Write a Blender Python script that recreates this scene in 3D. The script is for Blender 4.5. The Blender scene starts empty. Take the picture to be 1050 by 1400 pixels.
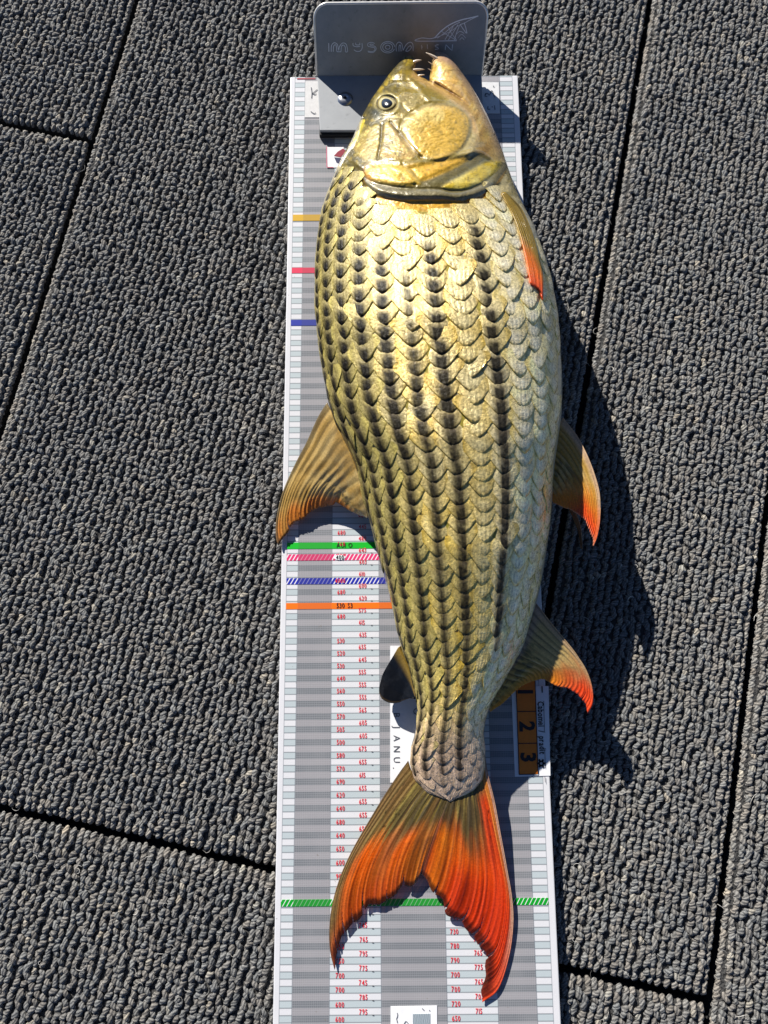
import bpy, math, random
import numpy as np
from mathutils import Vector, Matrix

random.seed(7); RNG = np.random.RandomState(11)
sc = bpy.context.scene
COL = sc.collection

# ------------------------------------------------------------------ camera
FPX, CXP, CYP = 1050.0, 525.0, 700.0            # focal length and centre in pixels of the 1050 x 1400 picture
def _n(v):
    v = np.array(v, float); return v / np.linalg.norm(v)
_yb = _n((-38, 5438, -FPX)); _xb = _n((5438, 38, 0)); _zb = np.cross(_xb, _yb)
ROT = np.array([_xb, _yb, _zb])
HC = 0.590265                                     # lens height above the board's face, metres
cam_d = bpy.data.cameras.new('camera'); cam = bpy.data.objects.new('camera', cam_d); COL.objects.link(cam)
cam_d.sensor_fit = 'VERTICAL'; cam_d.sensor_height = 36.0; cam_d.lens = FPX / 1400 * 36.0
cam_d.clip_start = 0.01; cam_d.clip_end = 100
m4 = Matrix.Identity(4)
for i in range(3):
    for j in range(3): m4[i][j] = ROT[i][j]
m4.translation = (0, 0, HC)
cam.matrix_world = m4
sc.camera = cam

# ------------------------------------------------------------------ light
SUN_EL, SHADOW_DEG = 28.5, 59.0                   # sun height; direction the shadows run, degrees below the x axis
el = math.radians(SUN_EL); sd = math.radians(SHADOW_DEG)
ray = Vector((math.cos(sd) * math.cos(el), -math.sin(sd) * math.cos(el), -math.sin(el)))
w = bpy.data.worlds.new('World'); sc.world = w; w.use_nodes = True
nt = w.node_tree; nt.nodes.clear()
sky = nt.nodes.new('ShaderNodeTexSky'); sky.sky_type = 'NISHITA'; sky.sun_disc = False
sky.air_density = .42; sky.dust_density = .05; sky.ozone_density = 3.0; sky.sun_elevation = el; sky.sun_rotation = math.atan2(-ray.x, -ray.y) % (2 * math.pi)
bg = nt.nodes.new('ShaderNodeBackground'); bg.inputs[1].default_value = 0.068
wo = nt.nodes.new('ShaderNodeOutputWorld')
nt.links.new(sky.outputs[0], bg.inputs[0]); nt.links.new(bg.outputs[0], wo.inputs[0])
sl = bpy.data.lights.new('sun', 'SUN'); sl.energy = 5.0; sl.angle = math.radians(0.5); sl.color = (1.0, 0.955, 0.88)
so = bpy.data.objects.new('sun', sl); COL.objects.link(so)
so.rotation_euler = ray.to_track_quat('-Z', 'Y').to_euler()
sc.view_settings.view_transform = 'Standard'; sc.view_settings.look = 'None'
sc.view_settings.exposure = 0.72; sc.view_settings.gamma = 1.0

# ------------------------------------------------------------------ helpers
def at(px, py, z=0.0):
    """the point of the plane z that shows at a pixel (arrays allowed)"""
    px = np.asarray(px, float); py = np.asarray(py, float); z = np.asarray(z, float)
    a, b = px - CXP, CYP - py
    d = [ROT[i][0] * a + ROT[i][1] * b - ROT[i][2] * FPX for i in range(3)]
    t = (z - HC) / d[2]
    return np.stack(np.broadcast_arrays(d[0] * t, d[1] * t, z), -1)
def on_plane(px, py, p0, nrm):
    d = ROT @ np.array([px - CXP, CYP - py, -FPX]); c = np.array([0, 0, HC])
    return c + d * (np.dot(p0 - c, nrm) / np.dot(d, nrm))
def hash2(ix, iy, s=0):
    h = (ix.astype(np.int64) * 374761393 + iy.astype(np.int64) * 668265263 + s * 982451653) & 0x7fffffff
    h = ((h ^ (h >> 13)) * 1274126177) & 0x7fffffff
    return ((h ^ (h >> 16)) & 0xffff) / 65535.0
def vnoise(x, y, s=0):
    x = np.asarray(x, float); y = np.asarray(y, float)
    ix, iy = np.floor(x), np.floor(y); fx, fy = x - ix, y - iy
    fx = fx * fx * (3 - 2 * fx); fy = fy * fy * (3 - 2 * fy)
    a, b = hash2(ix, iy, s), hash2(ix + 1, iy, s); c, d = hash2(ix, iy + 1, s), hash2(ix + 1, iy + 1, s)
    return (a * (1 - fx) + b * fx) * (1 - fy) + (c * (1 - fx) + d * fx) * fy
def fbm(x, y, s=0, o=3):
    r = 0; a = 0.5; t = 0
    for i in range(o):
        r = r + a * vnoise(np.asarray(x) * 2 ** i, np.asarray(y) * 2 ** i, s + i); t += a; a *= .55
    return r / t
def sm(x, a, b):
    t = np.clip((np.asarray(x, float) - a) / (b - a), 0, 1); return t * t * (3 - 2 * t)
def spline(pts, n=60, closed=False):
    p = np.array(pts, float)
    if closed: p = np.vstack([p[-1], p, p[0], p[1]])
    else: p = np.vstack([2 * p[0] - p[1], p, 2 * p[-1] - p[-2]])
    k = len(p) - 3; u = np.linspace(0, k, n, endpoint=not closed); i = np.minimum(u.astype(int), k - 1); f = (u - i)[:, None]
    a, b, c, d = p[i], p[i + 1], p[i + 2], p[i + 3]
    return .5 * ((2 * b) + (c - a) * f + (2 * a - 5 * b + 4 * c - d) * f ** 2 + (3 * b - a - 3 * c + d) * f ** 3)
def arc(pts, n):
    p = np.array(pts, float); s = np.r_[0, np.cumsum(np.linalg.norm(np.diff(p, axis=0), axis=1))]; q = np.linspace(0, s[-1], n)
    return np.stack([np.interp(q, s, p[:, i]) for i in range(p.shape[1])], -1)
def dline(X, Y, pts):
    """distance to a polyline, and the parameter 0..1 along it"""
    p = np.array(pts, float); D = np.full(X.shape, 1e9); S = np.zeros(X.shape); n = len(p) - 1
    for i in range(n):
        a, b = p[i], p[i + 1]; ab = b - a; L = ab @ ab + 1e-9
        t = np.clip(((X - a[0]) * ab[0] + (Y - a[1]) * ab[1]) / L, 0, 1)
        d = np.hypot(X - a[0] - t * ab[0], Y - a[1] - t * ab[1]); k = d < D
        D = np.where(k, d, D); S = np.where(k, (i + t) / n, S)
    return D, S
def sdf(X, Y, pts):
    """signed distance to a closed polygon, positive inside"""
    p = np.array(pts, float); D, _ = dline(X, Y, np.vstack([p, p[0]])); ins = np.zeros(X.shape, bool); j = len(p) - 1
    for i in range(len(p)):
        xi, yi, xj, yj = p[i][0], p[i][1], p[j][0], p[j][1]
        c = ((yi > Y) != (yj > Y)) & (X < (xj - xi) * (Y - yi) / ((yj - yi) or 1e-9) + xi); ins ^= c; j = i
    return np.where(ins, D, -D)

def mesh_np(name, V, F, mat, parent=None, smooth=True, col=None, uv=None, kind=None, extra=None):
    """one mesh object from arrays; F is (n,4) or (n,3) or a list of polygons"""
    me = bpy.data.meshes.new(name); V = np.asarray(V, np.float32)
    if isinstance(F, np.ndarray):
        n, k = F.shape
        me.vertices.add(len(V)); me.vertices.foreach_set('co', V.ravel())
        me.loops.add(n * k); me.loops.foreach_set('vertex_index', F.astype(np.int32).ravel())
        me.polygons.add(n); me.polygons.foreach_set('loop_start', np.arange(0, n * k, k, dtype=np.int32))
        try: me.polygons.foreach_set('loop_total', np.full(n, k, np.int32))
        except Exception: pass
        me.update(calc_edges=True)
    else:
        me.from_pydata([tuple(v) for v in V], [], [tuple(f) for f in F])
    me.validate()
    me.polygons.foreach_set('use_smooth', np.full(len(me.polygons), smooth)); me.update()
    if col is not None:
        c = np.ones((len(V), 4), np.float32); c[:, :3] = np.clip(col, 0, 1)
        at_ = me.attributes.new('Col', 'FLOAT_COLOR', 'POINT'); at_.data.foreach_set('color', c.ravel())
    if uv is not None:
        li = np.empty(len(me.loops), np.int32); me.loops.foreach_get('vertex_index', li)
        l = me.uv_layers.new(name='UVMap'); l.data.foreach_set('uv', np.asarray(uv, np.float32)[li].ravel())
    for k, v in (extra or {}).items():
        a_ = me.attributes.new(k, 'FLOAT', 'POINT'); a_.data.foreach_set('value', np.asarray(v, np.float32))
    o = bpy.data.objects.new(name, me); COL.objects.link(o); me.materials.append(mat)
    if parent is not None: o.parent = parent
    if kind: o['kind'] = kind
    return o
def grid_faces(nr, nc, off=0, keep=None):
    i = np.arange(nr - 1)[:, None] * nc + np.arange(nc - 1)[None] + off
    f = np.stack([i, i + nc, i + nc + 1, i + 1], -1)
    return f[keep] if keep is not None else f.reshape(-1, 4)
def box(x0, x1, y0, y1, z0, z1):
    V = [(x, y, z) for z in (z0, z1) for y in (y0, y1) for x in (x0, x1)]
    F = [(0, 2, 3, 1), (4, 5, 7, 6), (0, 1, 5, 4), (2, 6, 7, 3), (0, 4, 6, 2), (1, 3, 7, 5)]
    return V, F
def empty(name, label, cat, loc=(0, 0, 0)):
    o = bpy.data.objects.new(name, None); COL.objects.link(o); o.location = loc; o.empty_display_size = .05
    o['label'] = label; o['category'] = cat; return o

class NT:
    def __init__(s, name):
        s.m = bpy.data.materials.new(name); s.m.use_nodes = True; s.t = s.m.node_tree; s.t.nodes.clear()
        s.out = s.n('ShaderNodeOutputMaterial')
    def n(s, typ, **kw):
        x = s.t.nodes.new(typ)
        for k, v in kw.items(): setattr(x, k, v)
        return x
    def put(s, sock, v):
        if isinstance(v, bpy.types.NodeSocket): s.t.links.new(v, sock)
        elif isinstance(v, (tuple, list)) and len(v) == 3 and sock.type == 'RGBA': sock.default_value = (*v, 1)
        else: sock.default_value = v
    def math(s, op, a, b=0.0, c=None):
        x = s.n('ShaderNodeMath', operation=op); s.put(x.inputs[0], a); s.put(x.inputs[1], b)
        if c is not None: s.put(x.inputs[2], c)
        return x.outputs[0]
    def mix(s, f, a, b, blend='MIX'):
        x = s.n('ShaderNodeMix', data_type='RGBA', blend_type=blend); s.put(x.inputs[0], f); s.put(x.inputs[6], a); s.put(x.inputs[7], b)
        return x.outputs[2]
    def noise(s, scale, vec=None, detail=3.0, rough=.55, dist=0.0):
        x = s.n('ShaderNodeTexNoise'); x.inputs['Scale'].default_value = scale; x.inputs['Detail'].default_value = detail
        x.inputs['Roughness'].default_value = rough; x.inputs['Distortion'].default_value = dist
        if vec is not None: s.t.links.new(vec, x.inputs['Vector'])
        return x.outputs[0]
    def ramp(s, v, a, b, lo=0.0, hi=1.0):
        x = s.n('ShaderNodeMapRange'); s.put(x.inputs[0], v); x.inputs[1].default_value = a; x.inputs[2].default_value = b
        x.inputs[3].default_value = lo; x.inputs[4].default_value = hi; return x.outputs[0]
    def bump(s, h, strength, dist, normal=None):
        x = s.n('ShaderNodeBump'); x.inputs['Strength'].default_value = strength; x.inputs['Distance'].default_value = dist
        s.put(x.inputs['Height'], h)
        if normal is not None: s.t.links.new(normal, x.inputs['Normal'])
        return x.outputs[0]
    def obj(s): return s.n('ShaderNodeTexCoord').outputs['Object']
    def uv(s): return s.n('ShaderNodeTexCoord').outputs['UV']
    def attr(s, name): return s.n('ShaderNodeAttribute', attribute_name=name)
    def bsdf(s, base, rough=.5, metal=0.0, normal=None, coat=0.0, coat_rough=.1, spec=.5, alpha=None, sss=0.0):
        b = s.n('ShaderNodeBsdfPrincipled'); s.put(b.inputs['Base Color'], base); s.put(b.inputs['Roughness'], rough); s.put(b.inputs['Metallic'], metal)
        b.inputs['Specular IOR Level'].default_value = spec
        s.put(b.inputs['Coat Weight'], coat); b.inputs['Coat Roughness'].default_value = coat_rough
        if normal is not None: s.t.links.new(normal, b.inputs['Normal'])
        if alpha is not None: s.put(b.inputs['Alpha'], alpha)
        return b
    def done(s, shader):
        s.t.links.new(shader.outputs[0] if hasattr(shader, 'outputs') else shader, s.out.inputs[0]); return s.m
def sep(s, vec):
    x = s.n('ShaderNodeSeparateXYZ'); s.t.links.new(vec, x.inputs[0]); return x.outputs

def flat_mat(name, rgb, rough=.45, var=.06, metal=0.0, coat=0.0):
    s = NT(name); nz = s.noise(350, s.obj()); c = s.mix(s.ramp(nz, .3, .7, 0, 1), tuple(x * (1 - var) for x in rgb), tuple(min(1, x * (1 + var)) for x in rgb))
    return s.done(s.bsdf(c, rough, metal, coat=coat))

# ------------------------------------------------------------------ deck: carpeted panels with seams between
CA = math.atan2(.97746, .21106)                   # direction of the carpet ribs
UU = np.array([math.cos(CA), math.sin(CA)]); RR = np.array([UU[1], -UU[0]])
ZC = -0.0078                                       # top of the carpet loops
def m_carpet():
    s = NT('carpet_yarn'); uv = s.uv(); x = sep(s, uv); tint = s.attr('Col').outputs['Color']
    strand = s.math('SINE', s.math('ADD', s.math('MULTIPLY', x[0], 9.0), s.math('MULTIPLY', x[1], 6.283 * 4)))
    strand = s.ramp(strand, -1, 1)
    nz = s.noise(1700, s.obj(), 3, .7); big = s.noise(14, s.obj(), 5, .62); fine = s.noise(5200, s.obj(), 2, .6)
    c = s.mix(s.ramp(strand, .1, .9), (.66, .66, .66), (1.24, 1.23, 1.2)); c = s.mix(1.0, tint, c, 'MULTIPLY')
    c = s.mix(s.ramp(nz, .35, .68), s.mix(1.0, c, (.62, .62, .63), 'MULTIPLY'), s.mix(1.0, c, (1.36, 1.355, 1.34), 'MULTIPLY'))
    c = s.mix(s.ramp(big, .3, .7), s.mix(1.0, c, (.86, .87, .9), 'MULTIPLY'), s.mix(1.0, c, (1.12, 1.11, 1.09), 'MULTIPLY'))
    h = s.math('ADD', s.math('MULTIPLY', strand, .8), s.math('ADD', s.math('MULTIPLY', nz, 1.2), s.math('MULTIPLY', fine, .5)))
    return s.done(s.bsdf(c, .75, 0, s.bump(h, .9, .0009), spec=.3))
M_YARN = m_carpet()
s_ = NT('carpet_backing'); nz_ = s_.noise(260, s_.obj(), 4)
M_BACK = s_.done(s_.bsdf(s_.mix(nz_, (.03, .03, .03), (.07, .068, .066)), .95, 0, s_.bump(nz_, 1, .004)))
M_SUB = flat_mat('deck_board', (.02, .02, .02), .9)

deck = mesh_np('deck', *box(-2.0, 2.0, -2.0, 2.0, -.06, -.034), M_SUB, smooth=False, kind='structure')
S1, S2, S3, H1, H2, H3 = -.3445, .1168, .2745, .3879, -.164, -.186
BIG = .95
PANELS = [(-BIG, S1, H1, BIG), (-BIG, S1, -BIG, H1), (S1, S2, H2, BIG), (S1, S2, -BIG, H2), (S2, S3, H3, BIG), (S2, S3, -BIG, H3), (S3, BIG, -BIG, BIG)]
GAP = .0019
XL, XR, BTOP, BBOT = -.0796, .1202, .5040, -.46     # the board's edges

NRING, NSIDE = 8, 8
def loops(r, s, e, rs):
    """tufts at (r, s); e = distance to the nearest panel edge. A tuft is a bent, two-ply tube."""
    n = len(r); a = np.linspace(-1, 1, NRING); ph = np.arange(NSIDE) / NSIDE * 2 * np.pi
    rnd = lambda lo, hi: rs.uniform(lo, hi, n)[:, None]
    span = rnd(.0019, .0028); hgt = rnd(.0022, .0032); inn = np.clip((e - .004) / .006, 0, 1)[:, None]; lean = rnd(-.0011, .0011) * inn; leans = rnd(-.0010, .0010); tr = rnd(.0018, .0024); yaw = rnd(-.85, .85) * (.3 + .7 * inn)
    ang = a[None] * 1.35
    cs = span * np.sin(ang) / np.sin(1.35) + leans * np.cos(ang); cz = hgt * (np.cos(ang) - 1) ; cr = lean * np.cos(ang)
    cy, sy = np.cos(yaw), np.sin(yaw); c_r = cr * cy + cs * sy; c_s = -cr * sy + cs * cy
    t_s = np.cos(ang) * cy; t_r = np.cos(ang) * sy; t_z = -np.sin(ang)          # tangent
    nr_, ns_ = cy * np.ones_like(ang), -sy * np.ones_like(ang)                    # sideways normal (horizontal)
    b = np.stack([np.sin(ang) * sy, np.sin(ang) * cy, np.cos(ang) + 0 * cy], -1)           # outward normal
    q = ph[None, None] + 0; tw = rnd(0, 6.28)[:, :, None] + a[None, :, None] * 2.3
    rad = tr[:, :, None] * (1 + .20 * np.cos(2 * (q - tw))) * (1.0 - .14 * a[None, :, None] ** 2)
    P = np.empty((n, NRING, NSIDE, 3))
    P[..., 0] = c_r[..., None] + rad * (np.cos(q) * nr_[..., None] + np.sin(q) * b[..., 0:1])
    P[..., 1] = c_s[..., None] + rad * (np.cos(q) * ns_[..., None] + np.sin(q) * b[..., 1:2])
    P[..., 2] = cz[..., None] + rad * np.sin(q) * b[..., 2:3]
    P[..., 2] -= tr[:, :, None]
    ro = np.clip(1 - e / .0085, 0, 1); drop = .0052 * ro ** 2 + rs.uniform(0, .0009, n)
    P[..., 0] += r[:, None, None]; P[..., 1] += s[:, None, None]; P[..., 2] += ZC - .0002 - drop[:, None, None]
    W = np.empty_like(P); W[..., 0] = P[..., 0] * RR[0] + P[..., 1] * UU[0]; W[..., 1] = P[..., 0] * RR[1] + P[..., 1] * UU[1]; W[..., 2] = P[..., 2]
    i = np.arange(NRING - 1)[:, None] * NSIDE; j = np.arange(NSIDE)[None]; j2 = (j + 1) % NSIDE
    f = np.stack([i + j, i + j2, i + NSIDE + j2, i + NSIDE + j], -1).reshape(-1, 4)
    F = (np.arange(n)[:, None, None] * (NRING * NSIDE) + f[None]).reshape(-1, 4)
    base = np.array([.212, .209, .203]); t = rs.uniform(.84, 1.16, (n, 1)); warm = rs.uniform(-.05, .05, (n, 1)); hi = rs.rand(n, 1) < .03
    c = base * t * np.concatenate([1 + warm, np.ones((n, 1)), 1 - warm], 1); c = np.where(hi, c * 1.55 * np.array([1.05, 1, .9]), c)
    edge = (np.clip(1 - e / .012, 0, 1) * .45)[:, None]; c = c * (1 + edge * np.array([1.1, .95, .75]))       # worn, dusty rim
    C = np.repeat(c, NRING * NSIDE, 0)
    U = np.empty((n, NRING, NSIDE, 2)); U[..., 0] = (a[None, :, None] * 1.3 + tw * .0) + rs.uniform(0, 6, (n, 1, 1)); U[..., 1] = ph[None, None] / (2 * np.pi)
    return W.reshape(-1, 3), F, C, U.reshape(-1, 2)
def clip_rect(r0, r1, s0, s1):
    return r0 + GAP, r1 - GAP, s0 + GAP, s1 - GAP
fr = np.array([at(*p, ZC)[:2] for p in ((-45, -45), (1095, -45), (1095, 1445), (-45, 1445))])
PR, PS = .0056, .0047
for k, pn in enumerate(PANELS):
    r0, r1, s0, s1 = clip_rect(*pn); rs = np.random.RandomState(100 + k)
    pts = [np.array([r * RR[0] + s * UU[0], r * RR[1] + s * UU[1]]) for r, s in ((r0 + .003, s0 + .003), (r1 - .003, s0 + .003), (r1 - .003, s1 - .003), (r0 + .003, s1 - .003))]
    V = [(p[0], p[1], z) for z in (-.034, ZC - .0040) for p in pts]
    pan = mesh_np('carpet_panel', V, [(0, 3, 2, 1), (4, 5, 6, 7), (0, 1, 5, 4), (1, 2, 6, 5), (2, 3, 7, 6), (3, 0, 4, 7)], M_BACK, deck, smooth=False)
    lo, hi = max(r0, -.62), min(r1, .62); ls, hs = max(s0, -.45), min(s1, .75)
    nr = max(1, int(round((hi - lo - .0044) / PR))); rr = np.linspace(lo + .0028, hi - .0028, nr + 1)
    R_, S_ = [], []
    for q in rr:
        ns = int((hs - ls - .0084) / PS); ss = np.linspace(ls + .0042, hs - .0042, ns + 1)
        ss = ss + np.where((ss - ls < .006) | (hs - ss < .006), 0, rs.uniform(-.0009, .0009, len(ss))) + 0
        wob = .0006 * np.sin(ss * 90 + q * 300) + .0005 * np.sin(ss * 240 + q * 130)
        inner = np.minimum(q - r0, r1 - q) > .006
        R_.append(q + (wob + rs.uniform(-.0006, .0006, len(ss))) * inner); S_.append(ss)
    R_ = np.concatenate(R_); S_ = np.concatenate(S_)
    X = R_ * RR[0] + S_ * UU[0]; Y = R_ * RR[1] + S_ * UU[1]
    ok = sdf(X, Y, fr) > 0
    ok &= ~((X > XL + .016) & (X < XR - .016) & (Y < BTOP - .016))
    R_, S_ = R_[ok], S_[ok]
    if len(R_):
        e = np.minimum(np.minimum(R_ - r0, r1 - R_), np.minimum(S_ - s0, s1 - S_))
        W, F, C, U = loops(R_, S_, e, rs)
        mesh_np('carpet_loops', W, F, M_YARN, pan, col=C, uv=U, kind='stuff')

rs = np.random.RandomState(77); V, F, Cc = [], [], []
for i in range(620):
    px, py = rs.uniform(-20, 1070), rs.uniform(-20, 1420); p = at(px, py, ZC + rs.uniform(-.0006, .0008))
    if XL - .004 < p[0] < XR + .004 and p[1] < BTOP + .004: continue
    m = 7; a = rs.uniform(0, 6.28); q = [p]; da = rs.uniform(-.75, .75); ln = rs.uniform(.0006, .0017)
    for k in range(m - 1):
        a += da + rs.uniform(-.3, .3); q.append(q[-1] + np.array([math.cos(a), math.sin(a), rs.uniform(-.35, .35)]) * ln)
    r = rs.uniform(.00013, .00028); n0 = len(V); tone = rs.choice([.30, .42, .6, .10]) * rs.uniform(.8, 1.2)
    for k in range(m):
        t = q[min(k + 1, m - 1)] - q[max(k - 1, 0)]; t /= np.linalg.norm(t); e1 = np.cross(t, (0, 0, 1)); e1 /= np.linalg.norm(e1) + 1e-9; e2 = np.cross(t, e1)
        for j in range(4): V.append(q[k] + (e1 * math.cos(j * 1.5708) + e2 * math.sin(j * 1.5708)) * r * (1 - .6 * abs(2 * k / (m - 1) - 1))); Cc.append((tone, tone * .96, tone * .88))
    for k in range(m - 1):
        for j in range(4): F.append((n0 + 4 * k + j, n0 + 4 * k + (j + 1) % 4, n0 + 4 * k + 4 + (j + 1) % 4, n0 + 4 * k + 4 + j))
s_ = NT('fibre'); M_FIBRE = s_.done(s_.bsdf(s_.attr('Col').outputs['Color'], .7))
mesh_np('stray_fibres', V, np.array(F), M_FIBRE, deck, col=np.array(Cc), kind='stuff')

# ------------------------------------------------------------------ measuring board
board = empty('measuring_board', 'long white measuring board printed with grey ruler bands and red numbers, lying on the carpet', 'measuring board', (0.02, .05, -.0078))
def link(o, p):
    o.parent = p; o.matrix_parent_inverse = Matrix.Translation(p.location).inverted() if p.type == 'EMPTY' else Matrix.Identity(4); return o
PER = .00925
V0 = float(at(500, 1342.9)[1])                       # centre of a white row
def u_of(f): return XL + f * (XR - XL)
BANDS = dict(edge=(.021, .065), dark=[(.065, .196), (.377, .607), (.784, .92)], light=[(.196, .377), (.607, .784)], edge2=(.92, .975))
def m_print():
    s = NT('board_print'); o = sep(s, s.obj()); u = s.math('DIVIDE', s.math('SUBTRACT', o[0], XL), XR - XL)
    v = s.math('ADD', s.math('DIVIDE', s.math('SUBTRACT', o[1], V0), PER), 100.25)
    fv = s.math('FRACT', v)                          # 0..0.5 white row, 0.5..1 grey row
    def between(a, b): return s.math('MULTIPLY', s.math('GREATER_THAN', u, a), s.math('LESS_THAN', u, b))
    grey = s.math('GREATER_THAN', fv, .5)
    dl = s.math('MINIMUM', s.math('ABSOLUTE', s.math('SUBTRACT', fv, .5)), s.math('MINIMUM', fv, s.math('SUBTRACT', 1.0, fv)))
    line = s.math('LESS_THAN', dl, .045)
    dark = between(*BANDS['dark'][0])
    for b in BANDS['dark'][1:]: dark = s.math('MAXIMUM', dark, between(*b))
    rows = between(.021, .975)
    nz = s.noise(60, s.obj(), 4); fine = s.noise(900, s.obj(), 2)
    paper = s.mix(nz, (.64, .64, .67), (.72, .715, .73))
    col = s.mix(s.math('MULTIPLY', rows, grey), paper, (.47, .53, .55))
    col = s.mix(s.math('MULTIPLY', rows, s.math('MULTIPLY', line, .62)), col, (.12, .14, .16))
    dk = s.mix(grey, (.30, .29, .305), (.165, .175, .19))
    gx = s.math('LESS_THAN', s.math('FRACT', s.math('MULTIPLY', u, 150)), .2); gy = s.math('LESS_THAN', s.math('FRACT', s.math('MULTIPLY', v, 6.0)), .22)
    dk = s.mix(s.math('MULTIPLY', s.math('MAXIMUM', gx, gy), .3), dk, (.5, .5, .52))
    dk = s.mix(s.math('MULTIPLY', s.ramp(s.noise(25, s.obj(), 3), .45, .75), .22), dk, (.42, .41, .42))
    col = s.mix(dark, col, dk)
    vl = None
    for f in (.021, .065, .196, .377, .607, .784, .92, .975):
        q = s.math('LESS_THAN', s.math('ABSOLUTE', s.math('SUBTRACT', u, f)), .0016); vl = q if vl is None else s.math('MAXIMUM', vl, q)
    col = s.mix(s.math('MULTIPLY', vl, .5), col, (.13, .15, .18))
    dirt = s.math('GREATER_THAN', s.noise(170, s.obj(), 2, .5), .745)
    col = s.mix(s.math('MULTIPLY', dirt, .45), col, (.2, .17, .14))
    return s.done(s.bsdf(col, .38, 0, s.bump(fine, .12, .0003), coat=.15))
M_PRINT = m_print()
M_EDGE = flat_mat('board_core', (.72, .72, .75))
bv, bf = box(XL, XR, BBOT, BTOP, -.0078, 0)
import bmesh
def bevelled(name, V, F, mat, parent, w=.0006, seg=2, smooth=True):
    bm = bmesh.new(); vs = [bm.verts.new(v) for v in V]; [bm.faces.new([vs[i] for i in f]) for f in F]
    bmesh.ops.recalc_face_normals(bm, faces=bm.faces)
    if w: bmesh.ops.bevel(bm, geom=bm.edges[:], offset=w, segments=seg, affect='EDGES', profile=.6)
    me = bpy.data.meshes.new(name); bm.to_mesh(me); bm.free()
    for p in me.polygons: p.use_smooth = False
    o = bpy.data.objects.new(name, me); COL.objects.link(o); me.materials.append(mat)
    return link(o, parent)
bevelled('board_sheet', bv, bf, M_PRINT, board, .0007)
# paper stickers, lines and print are thin sheets laid on the board's face
def sheet(name, quad, z0, z1, mat, parent=board, label=None):
    q = np.array([at(x, y, z1)[:2] for x, y in quad]); V = [(p[0], p[1], z) for z in (z0, z1) for p in q]; n = len(q)
    F = [tuple(range(n))[::-1], tuple(range(n, 2 * n))] + [(i, (i + 1) % n, n + (i + 1) % n, n + i) for i in range(n)]
    o = mesh_np(name, V, F, mat, smooth=False); link(o, parent)
    if label: o['label'] = label
    return o
def band(name, py, hpx, u0, u1, z, mat, label):
    yc = float(at(500, py, z)[1]); hh = hpx / 2 * abs(float(at(500, py + 1, z)[1]) - float(at(500, py, z)[1]))
    V, F = box(u_of(u0), u_of(u1), yc - hh, yc + hh, .00001, z); o = mesh_np(name, V, F, mat, smooth=False); link(o, board); o['label'] = label; return o
def m_line(name, rgb, hatch):
    s = NT(name); o = sep(s, s.obj()); u = s.math('DIVIDE', s.math('SUBTRACT', o[0], XL), XR - XL)
    dark = s.math('MULTIPLY', s.math('GREATER_THAN', u, .065), s.math('LESS_THAN', u, .196)); d2 = s.math('MULTIPLY', s.math('GREATER_THAN', u, .377), s.math('LESS_THAN', u, .607))
    dark = s.math('MAXIMUM', dark, d2)
    c = s.mix(s.math('MULTIPLY', dark, .45), rgb, tuple(x * .45 + .03 for x in rgb))
    if hatch:
        st = s.math('FRACT', s.math('ADD', s.math('MULTIPLY', o[0], 330.0), s.math('MULTIPLY', o[1], -190.0)))
        c = s.mix(s.math('MULTIPLY', s.math('LESS_THAN', st, hatch), s.math('SUBTRACT', 1.0, s.math('MULTIPLY', dark, .8))), c, (.78, .75, .8))
    return s.done(s.bsdf(c, .42, coat=.1))
band('marker_line', 297, 8.5, .021, .2, .00025, m_line('yellow_line', (.62, .36, .01), 0), 'yellow marker line')
band('marker_line', 369, 7.5, .021, .2, .00025, m_line('crimson_line', (.7, .03, .09), 0), 'crimson marker line')
band('marker_line', 440.5, 8, .021, .2, .00025, m_line('blue_line', (.015, .03, .33), 0), 'blue marker line')
band('marker_line', 745.5, 8.5, .021, .5, .00025, m_line('green_line', (.005, .46, .02), 0), 'plain green marker line')
band('marker_line', 761.5, 8.5, .021, .5, .00025, m_line('pink_hatched_line', (.72, .035, .16), .3), 'pink hatched marker line')
band('marker_line', 794, 8.5, .021, .5, .00025, m_line('blue_hatched_line', (.012, .022, .36), .28), 'blue hatched marker line')
band('marker_line', 828, 8.5, .021, .5, .00025, m_line('orange_line', (.9, .17, .005), 0), 'orange marker line')
band('marker_line', 1234, 9.5, .021, .975, .00025, m_line('green_hatched_line', (.003, .33, .02), .18), 'green hatched marker line')
band('marker_line', 106.8, 2, .03, .11, .00025, m_line('red_line', (.35, .04, .06), 0), 'thin red line at the head of the board')

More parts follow.
